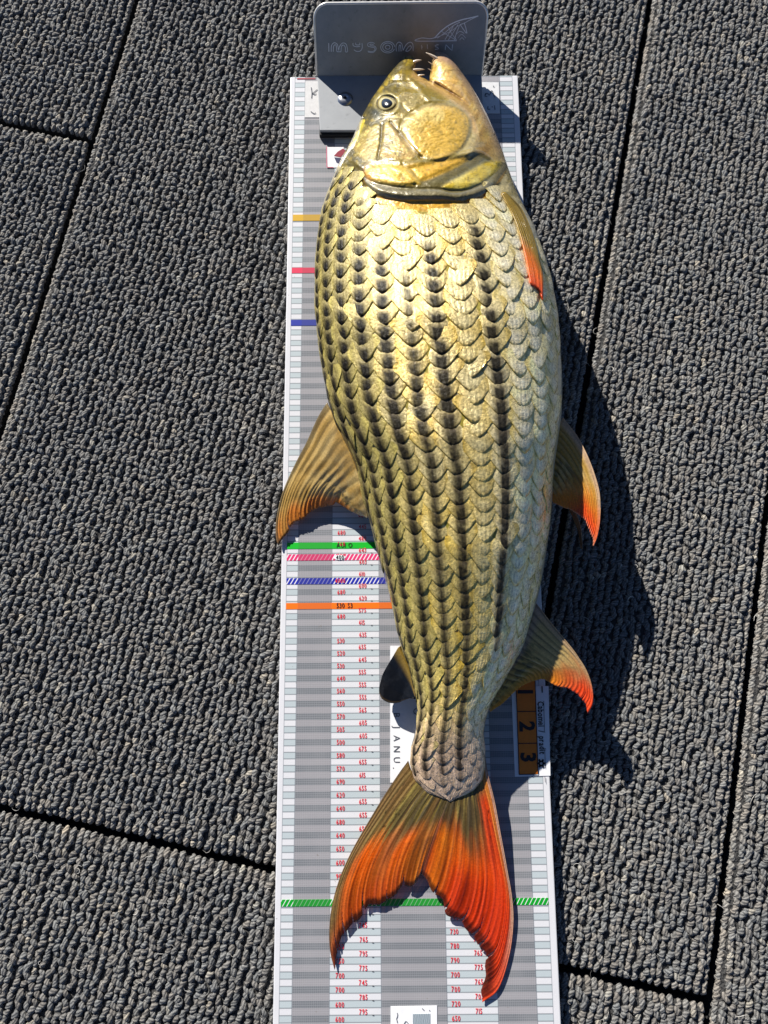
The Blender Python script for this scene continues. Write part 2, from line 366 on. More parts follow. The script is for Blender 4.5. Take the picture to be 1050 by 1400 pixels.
# -- lettering from Blender's own font, one mesh per print colour
GLYPH = {}
def glyph(ch, off=0.0):
    if (ch, off) in GLYPH: return GLYPH[(ch, off)]
    c = bpy.data.curves.new('glyph', 'FONT'); c.body = ch; c.resolution_u = 2; c.offset = off
    o = bpy.data.objects.new('glyph', c); COL.objects.link(o); dg = bpy.context.evaluated_depsgraph_get()
    me = bpy.data.meshes.new_from_object(o.evaluated_get(dg)); V = np.array([v.co[:] for v in me.vertices]); F = [tuple(p.vertices) for p in me.polygons]
    bpy.data.objects.remove(o); bpy.data.curves.remove(c); bpy.data.meshes.remove(me)
    GLYPH[(ch, off)] = (V, F); return V, F
class Print:
    def __init__(s): s.V, s.F = [], []
    def text(s, t, x, y, h, wd=None, rot=0.0, z=.0004, squeeze=.8, gap=1.02, off=0.0, jit=0.0):
        """t with its left end at (x, y), cap height h; rot turns it about that point"""
        cx = 0.0; R = np.array([[math.cos(rot), -math.sin(rot)], [math.sin(rot), math.cos(rot)]]); k = h / .7
        for ch in t:
            if ch == ' ': cx += .35 * k; continue
            V, F = glyph(ch, off); 
            if not len(V): continue
            w_ = V[:, 0].max() - V[:, 0].min(); P = V[:, :2].copy(); P[:, 0] -= V[:, 0].min(); P = P * k * np.array([squeeze, 1]); P[:, 0] += cx
            P[:, 1] += random.uniform(-jit, jit) * h
            P = P @ R.T + np.array([x, y]); n = len(s.V)
            s.V += [(p[0], p[1], z) for p in P]; s.F += [tuple(i + n for i in f) for f in F]; cx += (w_ * squeeze + .09) * k * gap
    def stroke(s, pts, wd, z=.0004):
        p = np.array(pts, float); t = np.gradient(p, axis=0); t /= np.linalg.norm(t, axis=1)[:, None] + 1e-12; nn = np.stack([-t[:, 1], t[:, 0]], -1) * wd / 2
        n = len(s.V)
        for a, b in zip(p + nn, p - nn): s.V += [(a[0], a[1], z), (b[0], b[1], z)]
        s.F += [(n + 2 * i + 1, n + 2 * i + 3, n + 2 * i + 2, n + 2 * i) for i in range(len(p) - 1)]
    def build(s, name, mat, parent=board):
        # print as a very thin solid: top faces plus nothing below the paper
        o = mesh_np(name, s.V, s.F, mat, smooth=False); return link(o, parent)
M_RED = flat_mat('red_ink', (.72, .035, .05)); M_BLACK = flat_mat('black_ink', (.012, .012, .014)); M_INK = flat_mat('grey_ink', (.09, .1, .12))
M_PAPER = flat_mat('white_label_paper', (.8, .8, .82), .4, .03); M_ORANGE = flat_mat('orange_print', (.78, .2, .015), .4)
blk = Print()
class Each:
    def text(s, *a, **k):
        p_ = Print(); p_.text(*a, **k); p_.build('red_number', M_RED)
red = Each()
def row_y(k, white=True): return V0 + (k if white else k - .5) * PER
H = .0034
# white-row numbers run up the board from the lowest row in view, then grey-row numbers
left_w = ['795', '785', '745', '775', '795', '765', '745', None, None, None, None, None, '755', '650', '655', '655', '655', '615', '655', '675', '605', '605', '565', '555', '555', '555', '645', '655', '635', '615', '575', '620', '600', '610', '603', '643', '480', '445', '624']
left_g = ['600', '600', '700', '700', '750', '750', '780', '740', '750', '780', '900', '600', '650', '640', '680', '640', '620', '690', '570', '580', '500', '505', '570', '550', '560', '640', '530', '520', '530', None, '680', None, '680', None, None, '520', '560', '680']
k0 = round((float(at(500, 1382.9)[1]) - V0) / PER)
for i, t in enumerate(left_w):
    if t: red.text(t, u_of(.3) + random.uniform(-.0003, .0003), row_y(k0 + i) - H / 2, H, squeeze=.72, off=.012, jit=.05)
for i, t in enumerate(left_g):
    if t: red.text(t, u_of(.217), row_y(k0 + i, False) - H / 2, H, squeeze=.75, off=.012, jit=.05)
for i, t in enumerate(['715', '705', '765', '775', '765', '745', '735']):
    red.text(t, u_of(.705), row_y(k0 + i) - H / 2, H, squeeze=.72, off=.012, jit=.05)
for i, t in enumerate(['650', '720', '700', '700', '790', '780', '730', '740']):
    red.text(t, u_of(.622), row_y(k0 + i, False) - H / 2, H, squeeze=.75, off=.012, jit=.05)

for py, t in ((745.5, 'AUI ✧'.replace('✧', '◇')), (828, '530 S3')):
    p = at(460, py + 3, 0); blk.text(t.replace('◇', 'O'), p[0], p[1], .0036, squeeze=.8, off=.01, z=.0006)
plq = [(458 + 8 * math.cos(a) + 6, 762 + 3.6 * math.sin(a)) for a in np.linspace(0, 2 * math.pi, 16, endpoint=False)]
sheet('number_patch', plq, .0002, .0005, M_PAPER, label='white oval patch on the pink line')
p = at(459.5, 765, 0); blk.text('400', p[0], p[1], .0034, squeeze=.72, off=.012, z=.0008)
rd2 = Print(); p = at(458, 797, 0); rd2.text('4000', p[0], p[1], .0034, squeeze=.7, off=.012, z=.0006); rd2.build('red_number', M_RED)
blk.build('black_numbers', M_BLACK)
# tiny ink ticks on the row lines
tk = Print()
for i in range(44): tk.stroke([(u_of(.345), row_y(k0 + i) - PER * .25), (u_of(.352), row_y(k0 + i) - PER * .25)], .0004)
tk.build('ink_ticks', M_BLACK)
# white strip with letters, left of the tail
strip = sheet('white_strip', [(533.5, 883), (600, 883), (600, 1070), (533.5, 1070)], .0001, .0004, M_PAPER, label='white strip with grey letters running down it')
ink = Print()
for (x, y, t) in ((538, 975, 'B'), (538, 992, 'J'), (538, 1005, 'A'), (538, 1020, 'N'), (538, 1035, 'U'), (537, 1049, '.'), (565, 968, 'O')):
    p = at(x, y, 0); ink.text(t, p[0], p[1], .0048, rot=-math.pi / 2, z=.0007, squeeze=.95)
ink.build('strip_lettering', M_INK)
# small white sheet with a hatched square at the foot of the board
sheet('paper_square', [(534, 1376), (597.5, 1375), (598, 1440), (534, 1441)], .0001, .0005, M_PAPER, label='white paper square with a grey hatched patch')
s_ = NT('hatched_grey'); o_ = sep(s_, s_.obj()); wv = s_.n('ShaderNodeTexWave'); wv.inputs['Scale'].default_value = 230; wv.inputs['Distortion'].default_value = 2.5; s_.t.links.new(s_.obj(), wv.inputs['Vector'])
M_HATCH = s_.done(s_.bsdf(s_.mix(wv.outputs[0], (.17, .21, .24), (.4, .46, .5)), .45))
sheet('hatched_patch', [(564.5, 1386.5), (588, 1386), (588.5, 1425), (564.5, 1425)], .0004, .0008, M_HATCH)
ip = Print()
for pts in ([(577, 1378), (580, 1381)], [(587, 1380), (587.6, 1382)], [(543, 1384), (544, 1388), (542, 1392), (543.5, 1398)], [(552, 1400), (555, 1395), (559, 1400)]):
    ip.stroke([at(x, y, 0)[:2] for x, y in arc(pts, 6)], .0005, .0008)
ip.build('paper_marks', M_INK)
# orange numbered scale on a white label by the right edge
sheet('scale_label', [(699, 938), (750, 938), (752.5, 1060.5), (704, 1062)], .0001, .0004, M_PAPER, label='white label carrying three orange numbered squares')
osq = [[(704.5, 928), (731, 927.5), (732.5, 972), (707, 972.3)], [(707, 973, ), (732.5, 972.7), (734, 1015.4), (708.5, 1015.8)], [(708.6, 1016.6), (734, 1016.2), (735.3, 1057.8), (709.5, 1058.5)]]
dig = Print()
for q, t, (x, y) in zip(osq, '123', ((708.2, 943.5), (710.5, 986), (712, 1029))):
    sheet('orange_square', q, .0003, .0007, M_ORANGE)
    p = at(x, y, 0); dig.text(t, p[0], p[1], .0108, rot=-math.pi / 2, z=.001, squeeze=.95, off=.035)
for (a, b) in (((707, 972.6), (732.6, 972.3)), ((708.5, 1016.2), (734, 1015.8)), ((709.5, 1058.6), (735.5, 1058)), ((731.2, 930), (735.3, 1058)), ((705, 930), (709.4, 1058.6))):
    dig.stroke([at(*a, 0)[:2], at(*b, 0)[:2]], .0006, .0011)
p = at(734.5, 959, 0); dig.text('Cabomel / pradit', p[0], p[1], .0046, rot=-math.pi / 2, z=.001, squeeze=.72, off=.02, jit=.04, gap=.93)
for (a, b) in (((740.7, 938), (741, 947)), ((743, 958), (744, 1000)), ((744.5, 1026), (745.2, 1050)), ((744.6, 1061), (745.2, 1069.5))): dig.stroke([at(*a, 0)[:2], at(*b, 0)[:2]], .0009 if a[0] < 741 else .00035, .001)
cx, cy = at(739.6, 1043.5, 0)[:2]
for k in range(6):
    a = k * math.pi / 3; dig.stroke([(cx + .0009 * math.cos(a), cy + .0009 * math.sin(a)), (cx + .0033 * math.cos(a), cy + .0033 * math.sin(a))], .0014, .001)
dig.stroke([(cx + .0017 * math.cos(a), cy + .0017 * math.sin(a)) for a in np.linspace(0, 6.3, 20)], .0007, .001)
dig.build('scale_lettering', M_BLACK)
# small labels at the head of the board
sheet('corner_label', [(417.5, 111), (446, 111), (446, 160.5), (416.5, 160.5)], .0001, .0004, flat_mat('grey_label_paper', (.62, .61, .6)), label='grey label left of the stop plate')
sheet('corner_label', [(655, 112), (682, 112.5), (683.5, 155), (656, 155)], .0001, .0004, flat_mat('pale_label_paper', (.7, .7, .7)), label='pale label right of the stop plate')
mk = Print()
for pts in ([(425.5, 120), (426.5, 128), (426, 135)], [(434, 123), (428, 128), (427, 129)], [(427, 128), (430, 130), (432.5, 129)], [(425, 153), (429, 156), (432, 155)], [(663, 131), (666, 128), (669, 131), (672, 124.5), (674, 128), (676, 134)], [(664, 128), (663, 132), (666, 133)], [(667, 146), (667, 150), (670, 150)], [(672, 147), (674, 147)], [(676, 145), (676.5, 151)], [(674.5, 118), (675, 120)]):
    mk.stroke([at(x, y, 0)[:2] for x, y in spline(pts, 14)], .0007, .0008)
mk.build('label_marks', M_INK)
sheet('logo_label', [(447, 201), (470, 201), (470, 229), (447.5, 229)], .0001, .0004, M_PAPER, label='small white label with a dark red and blue mark')
sheet('red_mark', [(456.5, 213), (462, 207), (469, 203), (473, 206), (466, 215)], .0003, .0006, flat_mat('dark_red_print', (.25, .01, .03)))
sheet('blue_mark', [(457, 215), (466, 216), (464, 224), (460, 222)], .0003, .0006, flat_mat('navy_print', (.015, .02, .08)))
pk = Print()
for a, b in (((446.5, 201), (447, 229)), ((447, 229.3), (456, 229.3))): pk.stroke([at(*a, 0)[:2], at(*b, 0)[:2]], .0006, .0007)
pk.build('label_border', flat_mat('pink_print', (.6, .12, .2)))

# ------------------------------------------------------------------ stop bracket at the head of the board
def m_metal(name, c0, c1, rough, metal=1.0):
    s = NT(name); o = s.obj(); mp = s.n('ShaderNodeMapping'); mp.inputs['Scale'].default_value = (1, 1, 14); s.t.links.new(o, mp.inputs[0])
    br = s.noise(160, mp.outputs[0], 4, .6); bl = s.noise(38, o, 5, .62); sp = s.ramp(s.noise(210, o, 3, .6), .62, .75)
    c = s.mix(s.ramp(bl, .3, .72), c0, c1); c = s.mix(s.math('MULTIPLY', sp, .35), c, tuple(x * .45 for x in c0))
    r = s.math('ADD', s.math('MULTIPLY', bl, .22), rough)
    return s.done(s.bsdf(c, r, metal, s.bump(s.math('ADD', br, s.math('MULTIPLY', bl, .6)), .12, .0004)))
M_ALU = m_metal('brushed_aluminium', (.20, .20, .203), (.32, .312, .305), .34, .8)
M_BASE = m_metal('bare_aluminium', (.29, .305, .325), (.36, .375, .39), .5, .05)
M_RUBBER = flat_mat('black_rubber', (.01, .01, .011), .7)
M_ETCH = flat_mat('etched_metal', (.86, .86, .88), .5, .06, .0)
ZB, ZTOP = .0075, .055
FL, FR_, TL, TR = at(433.5, 104, ZB), at(658.5, 103, ZB), at(429, 6, ZTOP), at(668, 3, ZTOP)
PX, PYV = FR_ - FL, (TL + TR) / 2 - (FL + FR_) / 2
PN = np.cross(_n(PX), _n(PYV)); PN = PN / np.linalg.norm(PN)           # faces the fish
if PN[1] > 0: PN = -PN
def plate_outline():
    c = [FL, FR_, TR, TL]; ex, ey = _n(PX), _n(PYV - np.dot(PYV, _n(PX)) * _n(PX)); q = [np.array([np.dot(p - FL, ex), np.dot(p - FL, ey)]) for p in c]
    out = [q[0], q[1]]
    for a, b, d in ((q[1], q[2], q[3]), (q[2], q[3], q[0])):
        r = .0105; u = (a - b) / np.linalg.norm(a - b); v = (d - b) / np.linalg.norm(d - b); p0, p1 = b + u * r, b + v * r
        out += [(1 - t) ** 2 * p0 + 2 * t * (1 - t) * (b + (p0 + p1 - 2 * b) * .12) + t * t * p1 for t in np.linspace(0, 1, 9)]
    return [FL + ex * p[0] + ey * p[1] for p in out]
po = plate_outline(); n = len(po); th = .0022
V = [p for p in po] + [p - PN * th for p in po]
F = [tuple(range(n)), tuple(range(n, 2 * n))[::-1]] + [(i, n + i, n + (i + 1) % n, (i + 1) % n) for i in range(n)]
bracket = bevelled('stop_bracket', V, F, M_ALU, board, .0004, 2); bracket['label'] = 'upright aluminium stop plate with engraved lettering'
rim = np.array(po[1:] + [po[0]]) - PN * th * .5; V, F = [], []
tg = np.gradient(rim, axis=0); tg /= np.linalg.norm(tg, axis=1)[:, None]
for p, t in zip(rim, tg):
    sd_ = np.cross(t, PN)
    for a in np.arange(10) / 10 * 2 * math.pi: V.append(p + (sd_ * math.cos(a) * .9 + PN * math.sin(a)) * .00135)
for i in range(len(rim) - 1):
    for k in range(10): F.append((10 * i + k, 10 * i + (k + 1) % 10, 10 * i + 10 + (k + 1) % 10, 10 * i + 10 + k))
F += [tuple(range(10))[::-1], tuple(10 * (len(rim) - 1) + k for k in range(10))]
mesh_np('lit_rim_bead', V, F, flat_mat('sunlit_rim', (.72, .70, .66), .3, .04, .3), bracket)  # bead added round the plate, coloured pale to show a sunlit edge
b0, b1, b2, b3 = at(433.8, 102.5, ZB), at(658.5, 101.5, ZB), at(662, 178, ZB), at(437.2, 178, ZB)
V = [p for p in (b0, b1, b2, b3)]; V = [(p[0], p[1], ZB) for p in V] + [(p[0], p[1], ZB - .003) for p in V]
def child(o, p, **kw):
    for k, v in kw.items(): o[k] = v
    wm = o.matrix_world.copy(); o.parent = p; o.matrix_parent_inverse = Matrix.Identity(4); o.matrix_parent_inverse = p.matrix_world.inverted() if False else Matrix.Identity(4); return o
def bevel_child(name, V, F, mat, parent, w=.0004):
    o = bevelled(name, V, F, mat, board, w); o.parent = parent; o.matrix_parent_inverse = Matrix.Identity(4); return o
QF = [(0, 1, 2, 3), (7, 6, 5, 4), (0, 4, 5, 1), (1, 5, 6, 2), (2, 6, 7, 3), (3, 7, 4, 0)]
# board (Empty) -> bracket -> sub-parts: the bracket mesh is in world coordinates through its parent inverse
bevel_child('base_plate', V, QF, M_BASE, bracket, .0005)
r0, r1, r2, r3 = at(436, 112, .0044), at(657, 112, .0044), at(662, 182, .0044), at(436.5, 184.5, .0044)
V = [(p[0], p[1], .0044) for p in (r0, r1, r2, r3)] + [(p[0], p[1], .0001) for p in (r0, r1, r2, r3)]
bevel_child('rubber_pad', V, QF, M_RUBBER, bracket, .0006)
# screw: domed head with a recessed socket
c0 = at(472, 135, ZB); prof = [(.0010, .0004), (.0012, .0016), (.0024, .0021), (.0044, .0017), (.0062, .0008), (.0068, .0)]; seg = 28; V, F = [(c0[0], c0[1], ZB + .0003)], []
for r, z in prof:
    V += [(c0[0] + r * math.cos(a), c0[1] + r * math.sin(a), ZB + z) for a in np.linspace(0, 2 * math.pi, seg, endpoint=False)]
for i in range(seg): F.append((0, 1 + i, 1 + (i + 1) % seg))
for k in range(len(prof) - 1):
    for i in range(seg): F.append((1 + k * seg + i, 1 + (k + 1) * seg + i, 1 + (k + 1) * seg + (i + 1) % seg, 1 + k * seg + (i + 1) % seg))
scr = mesh_np('screw', V, F, m_metal('steel_screw', (.35, .36, .38), (.5, .5, .52), .22), bracket)
V = [(c0[0], c0[1], ZB + .00155)] + [(c0[0] + .0012 * math.cos(a), c0[1] + .0012 * math.sin(a), ZB + .00165) for a in np.linspace(0, 2 * math.pi, 6, endpoint=False)]
mesh_np('screw_socket', V, [(0, 1 + i, 1 + (i + 1) % 6) for i in range(6)], M_BLACK, bracket, smooth=False)
# engraving traced on the plate
class Etch:
    def __init__(s): s.V, s.F = [], []
    def line(s, pts, wd=.00055, n=None, smooth=True):
        p2 = spline(pts, n or 6 * len(pts)) if smooth and len(pts) > 2 else arc(pts, max(2, n or 3))
        P = np.array([on_plane(x, y, FL + PN * .00014, PN) for x, y in p2]); t = np.gradient(P, axis=0); t /= np.linalg.norm(t, axis=1)[:, None] + 1e-12
        sd_ = np.cross(t, PN) * wd / 2; n0 = len(s.V)
        for a, b in zip(P + sd_, P - sd_): s.V += [a, b]
        s.F += [(n0 + 2 * i, n0 + 2 * i + 2, n0 + 2 * i + 3, n0 + 2 * i + 1) for i in range(len(P) - 1)]
def K(pts): return [(430 + x / 4.375, 20 + y / 4.375) for x, y in pts]
et = Etch()
for pts in ([(85, 170), (86, 222)], [(100, 222), (102, 185), (118, 168), (136, 178), (142, 200), (145, 215)], [(145, 215), (150, 190), (168, 170), (188, 176), (196, 200), (198, 222)], [(112, 222), (114, 190), (124, 180), (131, 190), (134, 222)], [(158, 222), (162, 190), (174, 182), (184, 196), (186, 222), (198, 222)], [(134, 222), (158, 222)],
            [(230, 170), (232, 185), (250, 192), (272, 190)], [(284, 170), (285, 200), (272, 218), (250, 219), (236, 210)], [(246, 168), (248, 180), (270, 180), (270, 168)],
            [(360, 172), (340, 166), (320, 172), (320, 188), (340, 194), (358, 198), (360, 212), (344, 221), (318, 218)], [(354, 180), (338, 176), (331, 180), (340, 186), (362, 190), (368, 208), (350, 226), (320, 224)],
            [(438 + 42 * math.cos(a), 195 + 34 * math.sin(a)) for a in np.linspace(0.3, 6.2, 14)], [(438 + 30 * math.cos(a), 195 + 25 * math.sin(a)) for a in np.linspace(0, 6.28, 12)], [(438 + 14 * math.cos(a), 195 + 12 * math.sin(a)) for a in np.linspace(0, 6.28, 9)],
            [(490, 220), (488, 185), (502, 165), (520, 172), (526, 190), (530, 214)], [(530, 214), (548, 180), (572, 165), (588, 178), (590, 218)], [(505, 220), (506, 188), (514, 184), (518, 220)], [(545, 218), (560, 195), (574, 186), (578, 200), (560, 218), (545, 218)]):
    et.line(K(pts))
for pts in ([(640, 182), (642, 208)], [(674, 178), (676, 206)], [(640, 194), (648, 194)], [(742, 180), (722, 182), (720, 192), (740, 196), (742, 206), (720, 208)], [(782, 212), (784, 178), (822, 216), (826, 178)]): et.line(K(pts), smooth=False, n=8)
et_o = mesh_np('lettering', et.V, et.F, M_ETCH, bracket, smooth=False)
em = Etch()
for pts, wd in (([(980, 8), (930, 20), (870, 34), (810, 60), (760, 96), (720, 138)], .0009), ([(720, 138), (690, 144), (640, 140), (612, 158), (850, 156)], .0006), ([(975, 10), (930, 32), (896, 50), (870, 60)], .0005), ([(896, 50), (905, 80), (912, 112)], .0006), ([(870, 58), (885, 80), (908, 112)], .0005),
             ([(735, 140), (780, 108), (830, 66), (870, 45)], .0005), ([(720, 140), (775, 118), (820, 96), (862, 64)], .0004), ([(780, 150), (800, 118), (830, 70)], .0005), ([(800, 152), (826, 112), (858, 60)], .0005), ([(838, 152), (846, 120), (868, 62)], .0005), ([(760, 100), (790, 120), (842, 150)], .0004), ([(800, 74), (818, 110), (850, 152)], .0004), ([(845, 120), (870, 100), (895, 112)], .0004), ([(858, 140), (880, 118), (905, 140)], .0003), ([(868, 152), (882, 138), (896, 152)], .0004)):
    em.line(K(pts), wd)
mesh_np('emblem', em.V, em.F, M_ETCH, bracket, smooth=False)

# ------------------------------------------------------------------ the fish
FISH0 = (.06, .14, .0)
fish = empty('tiger_fish', 'large golden striped fish with orange fins lying on its side along the measuring board', 'fish', FISH0)
FI = Matrix.Translation(FISH0).inverted()
def fpart(o, parent=None):
    o.parent = parent or fish
    o.matrix_parent_inverse = FI if parent is None else Matrix.Identity(4)
    return o
LY = np.array([(75.5, 558), (77, 553.5), (79, 551), (86, 545), (94, 538), (105, 529), (115, 522), (135, 508), (160, 494), (186, 483), (208, 471), (230, 460), (260, 448), (280, 441), (306, 436), (329, 432.5), (346, 431), (380, 429.5), (420, 430), (450, 432.5), (480, 437), (500, 440), (520, 443.5), (545, 448), (580, 460), (600, 469), (620, 479), (640, 487), (660, 492), (690, 499), (723, 508), (756, 517), (783, 524), (817, 533), (841, 538.5), (865, 543), (892, 551), (909, 558), (936, 565), (954, 569.5), (977, 570.5), (1003, 567), (1021, 562), (1044, 561), (1066, 567), (1084, 584), (1092, 604), (1094.5, 615)])
RY = np.array([(70.5, 600), (71.5, 605), (74, 609.5), (77, 613), (90, 625), (115, 643), (135, 655), (158, 667), (183, 678), (209, 688.5), (225, 693.5), (254, 703.5), (271, 711), (289, 720), (310, 731), (353, 746.5), (385, 755), (428, 763), (460, 765.5), (500, 768), (530, 769), (566, 768), (580, 766), (610, 762), (630, 759), (660, 756), (686, 755), (720, 752), (750, 747.5), (780, 743), (800, 739), (822, 734), (837, 729), (877, 717), (909, 702), (933, 688), (963, 671), (985, 663), (1003, 661.5), (1021, 663), (1045, 664), (1066, 660), (1080, 649), (1088, 636), (1093, 622), (1094.5, 616)])
ZY = np.array([(70, .030, .008, .010), (100, .031, .017, .017), (150, .034, .029, .028), (250, .042, .042, .0415), (430, .048, .0505, .0477), (600, .0465, .0485, .0462), (750, .039, .0395, .0387), (900, .026, .0235, .0257), (1000, .0195, .0150, .0185), (1060, .0168, .0075, .012), (1096, .0160, .0010, .006)])
def xl(y): return np.interp(y, LY[:, 0], LY[:, 1])
def xr(y): return np.interp(y, RY[:, 0], RY[:, 1])
def zc(y): return np.interp(y, ZY[:, 0], ZY[:, 1])
def zt(y): return np.interp(y, ZY[:, 0], ZY[:, 2])
def zbm(y): return np.interp(y, ZY[:, 0], ZY[:, 3])
def prof(u, y):
    """height of the flank over its rim, 0..1, across the fish; fullest a little to the belly side"""
    k = sm(y, 200, 330) * sm(y, 1040, 880); u0 = .22 * k; pw = 2.0 + .35 * k
    v = np.where(u < u0, (u - u0) / (1 + u0), (u - u0) / (1 - u0)); v = np.clip(np.abs(v), 0, 1)
    return np.sqrt(np.clip(1 - v ** np.where(u < u0, 2.0, pw), 0, 1))
def surf(th, y):
    """body surface by angle across the back (degrees from the top, positive to the belly) and height in the picture"""
    t = np.radians(th); px = (xl(y) + xr(y)) / 2 + (xr(y) - xl(y)) / 2 * np.sin(t)
    z = zc(y) + zt(y) * prof(np.sin(t), y)
    return px, np.broadcast_to(y, px.shape), z
Q = lambda pts: [(460 + x / 4.375, 60 + y / 4.375) for x, y in pts]
C = lambda pts, n=60: spline(pts, n)
CHEEK = spline(Q([(490, 400), (540, 372), (640, 362), (740, 392), (795, 450), (790, 540), (745, 620), (680, 662), (600, 690), (500, 665), (425, 590), (395, 500), (430, 440)]), 70, True)
POST1 = spline(Q([(95, 610), (140, 530), (200, 492), (266, 484), (262, 590), (246, 676), (170, 700), (120, 665)]), 50, True)
POST2 = spline(Q([(282, 484), (338, 474), (400, 560), (492, 668), (430, 698), (262, 678), (272, 590)]), 50, True)
OPTOP = C(Q([(100, 690), (155, 728), (220, 698), (330, 693), (430, 712), (520, 700), (640, 676), (760, 655), (860, 640), (960, 700)]))
MEMU = C(Q([(150, 770), (200, 822), (280, 846), (420, 866), (600, 868), (700, 882), (800, 868), (900, 818), (1000, 715)]))
MEML = C(Q([(140, 770), (190, 862), (260, 908), (400, 934), (520, 936), (640, 934), (760, 938), (880, 900), (965, 842), (1025, 740)]))
SLIT = C(Q([(190, 870), (250, 928), (350, 972), (450, 994), (560, 1002), (700, 984), (800, 950), (900, 915)]))
OPER = np.vstack([MEML, Q([(1040, 640), (950, 500), (700, 300), (300, 250), (100, 560), (60, 700)])])
O1 = spline(Q([(168, 770), (200, 725), (330, 708), (420, 735), (480, 800), (500, 840), (400, 848), (260, 826), (190, 806)]), 50, True)
O2 = spline(Q([(420, 722), (600, 702), (800, 672), (740, 725), (620, 785), (510, 822), (460, 770)]), 50, True)
O3 = spline(Q([(630, 856), (760, 775), (870, 712), (985, 700), (960, 762), (860, 832), (760, 872)]), 50, True)
LIP = C(Q([(462, 188), (500, 214), (560, 246), (640, 292), (740, 362), (800, 425), (830, 520)]))
MOUTH = C(Q([(545, 214), (600, 240), (680, 290), (760, 345), (815, 400)]))
GRV1 = C(Q([(322, 470), (350, 500), (400, 560), (450, 620), (505, 678)])); GRV2 = C(Q([(272, 482), (264, 590), (246, 690)]))
EYE = (528.6, 141.5)
def head_height(X, Y):
    """relief of the bones of the head, in metres above the smooth body"""
    h = np.zeros(X.shape)
    d = sdf(X, Y, OPER); h += .0020 * sm(d, -1.5, 8) - .0012 * sm(-d, -2, 3) * sm(-d, 16, 4) * (Y > 225)
    d = sdf(X, Y, CHEEK); h += .0012 * sm(d, -3, 8) - .0007 * np.exp(-((d + 3) / 2.5) ** 2)
    for p, a in ((POST1, .0012), (POST2, .0014)):
        d = sdf(X, Y, p); h += a * sm(d, -2, 4)
    D, _ = dline(X, Y, OPTOP); h += .0014 * np.exp(-(D / 4.0) ** 2)
    below = sm(Y - np.interp(X, OPTOP[:, 0], OPTOP[:, 1]), 2, 9); h -= .0012 * below
    for p, a in ((O1, .0021), (O2, .0010), (O3, .0019)):
        d = sdf(X, Y, p); h += a * sm(d, -3, 7)
    D, _ = dline(X, Y, (MEMU + MEML) / 2); h += .0010 * np.exp(-(D / 5.0) ** 2)
    D, _ = dline(X, Y, MEMU); h -= .0008 * np.exp(-(D / 2.0) ** 2)
    D, _ = dline(X, Y, GRV1); h -= .0022 * np.exp(-(D / 2.2) ** 2)
    D, _ = dline(X, Y, GRV2); h -= .0010 * np.exp(-(D / 1.6) ** 2)
    D, t = dline(X, Y, LIP); h += .0016 * np.exp(-(D / 4.5) ** 2) * sm(t, 1.0, .75)
    D, t = dline(X, Y, MOUTH); h -= .0030 * np.exp(-(D / 2.6) ** 2) * sm(t, 1.0, .6)
    r = np.hypot((X - EYE[0]) / 17, (Y - EYE[1]) / 14); h += .0016 * np.exp(-((r - 1.0) / .22) ** 2) - .0035 * sm(r, .95, .7)
    D, _ = dline(X, Y, C(Q([(380, 250), (360, 320), (420, 400), (470, 420)]))); h -= .0012 * np.exp(-(D / 3.5) ** 2)
    D, _ = dline(X, Y, C(Q([(440, 210), (500, 270), (560, 340), (640, 345), (730, 375)]))); h += .0012 * np.exp(-(D / 3.5) ** 2)
    D, _ = dline(X, Y, C(Q([(820, 430), (850, 520), (830, 610), (790, 660)]))); h += .0013 * np.exp(-(D / 5) ** 2)
    D, _ = dline(X, Y, C(Q([(470, 840), (560, 800), (700, 740), (800, 690)]))); h -= .0009 * np.exp(-(D / 4) ** 2)
    # wrinkles and pits of the wet skin
    h += .00025 * (fbm(X / 7, Y / 7, 3) - .5) + .0012 * (fbm(X / 20, Y / 20, 5) - .5)
    dc = sdf(X, Y, CHEEK); wx, wy = X * .8 - Y * .6 + 5 * fbm(X / 9, Y / 9, 8), X * .6 + Y * .8 + 5 * fbm(X / 9, Y / 9, 12); wr = np.abs(fbm(wx / 11, wy / 5.5, 9, 2) - .5); h -= .00035 * sm(wr, .10, .0) * sm(dc, 0, 8)
    return h * sm(Y, 78, 100)
def lay(c, m, rgb): return c * (1 - m[..., None]) + np.array(rgb) * m[..., None]
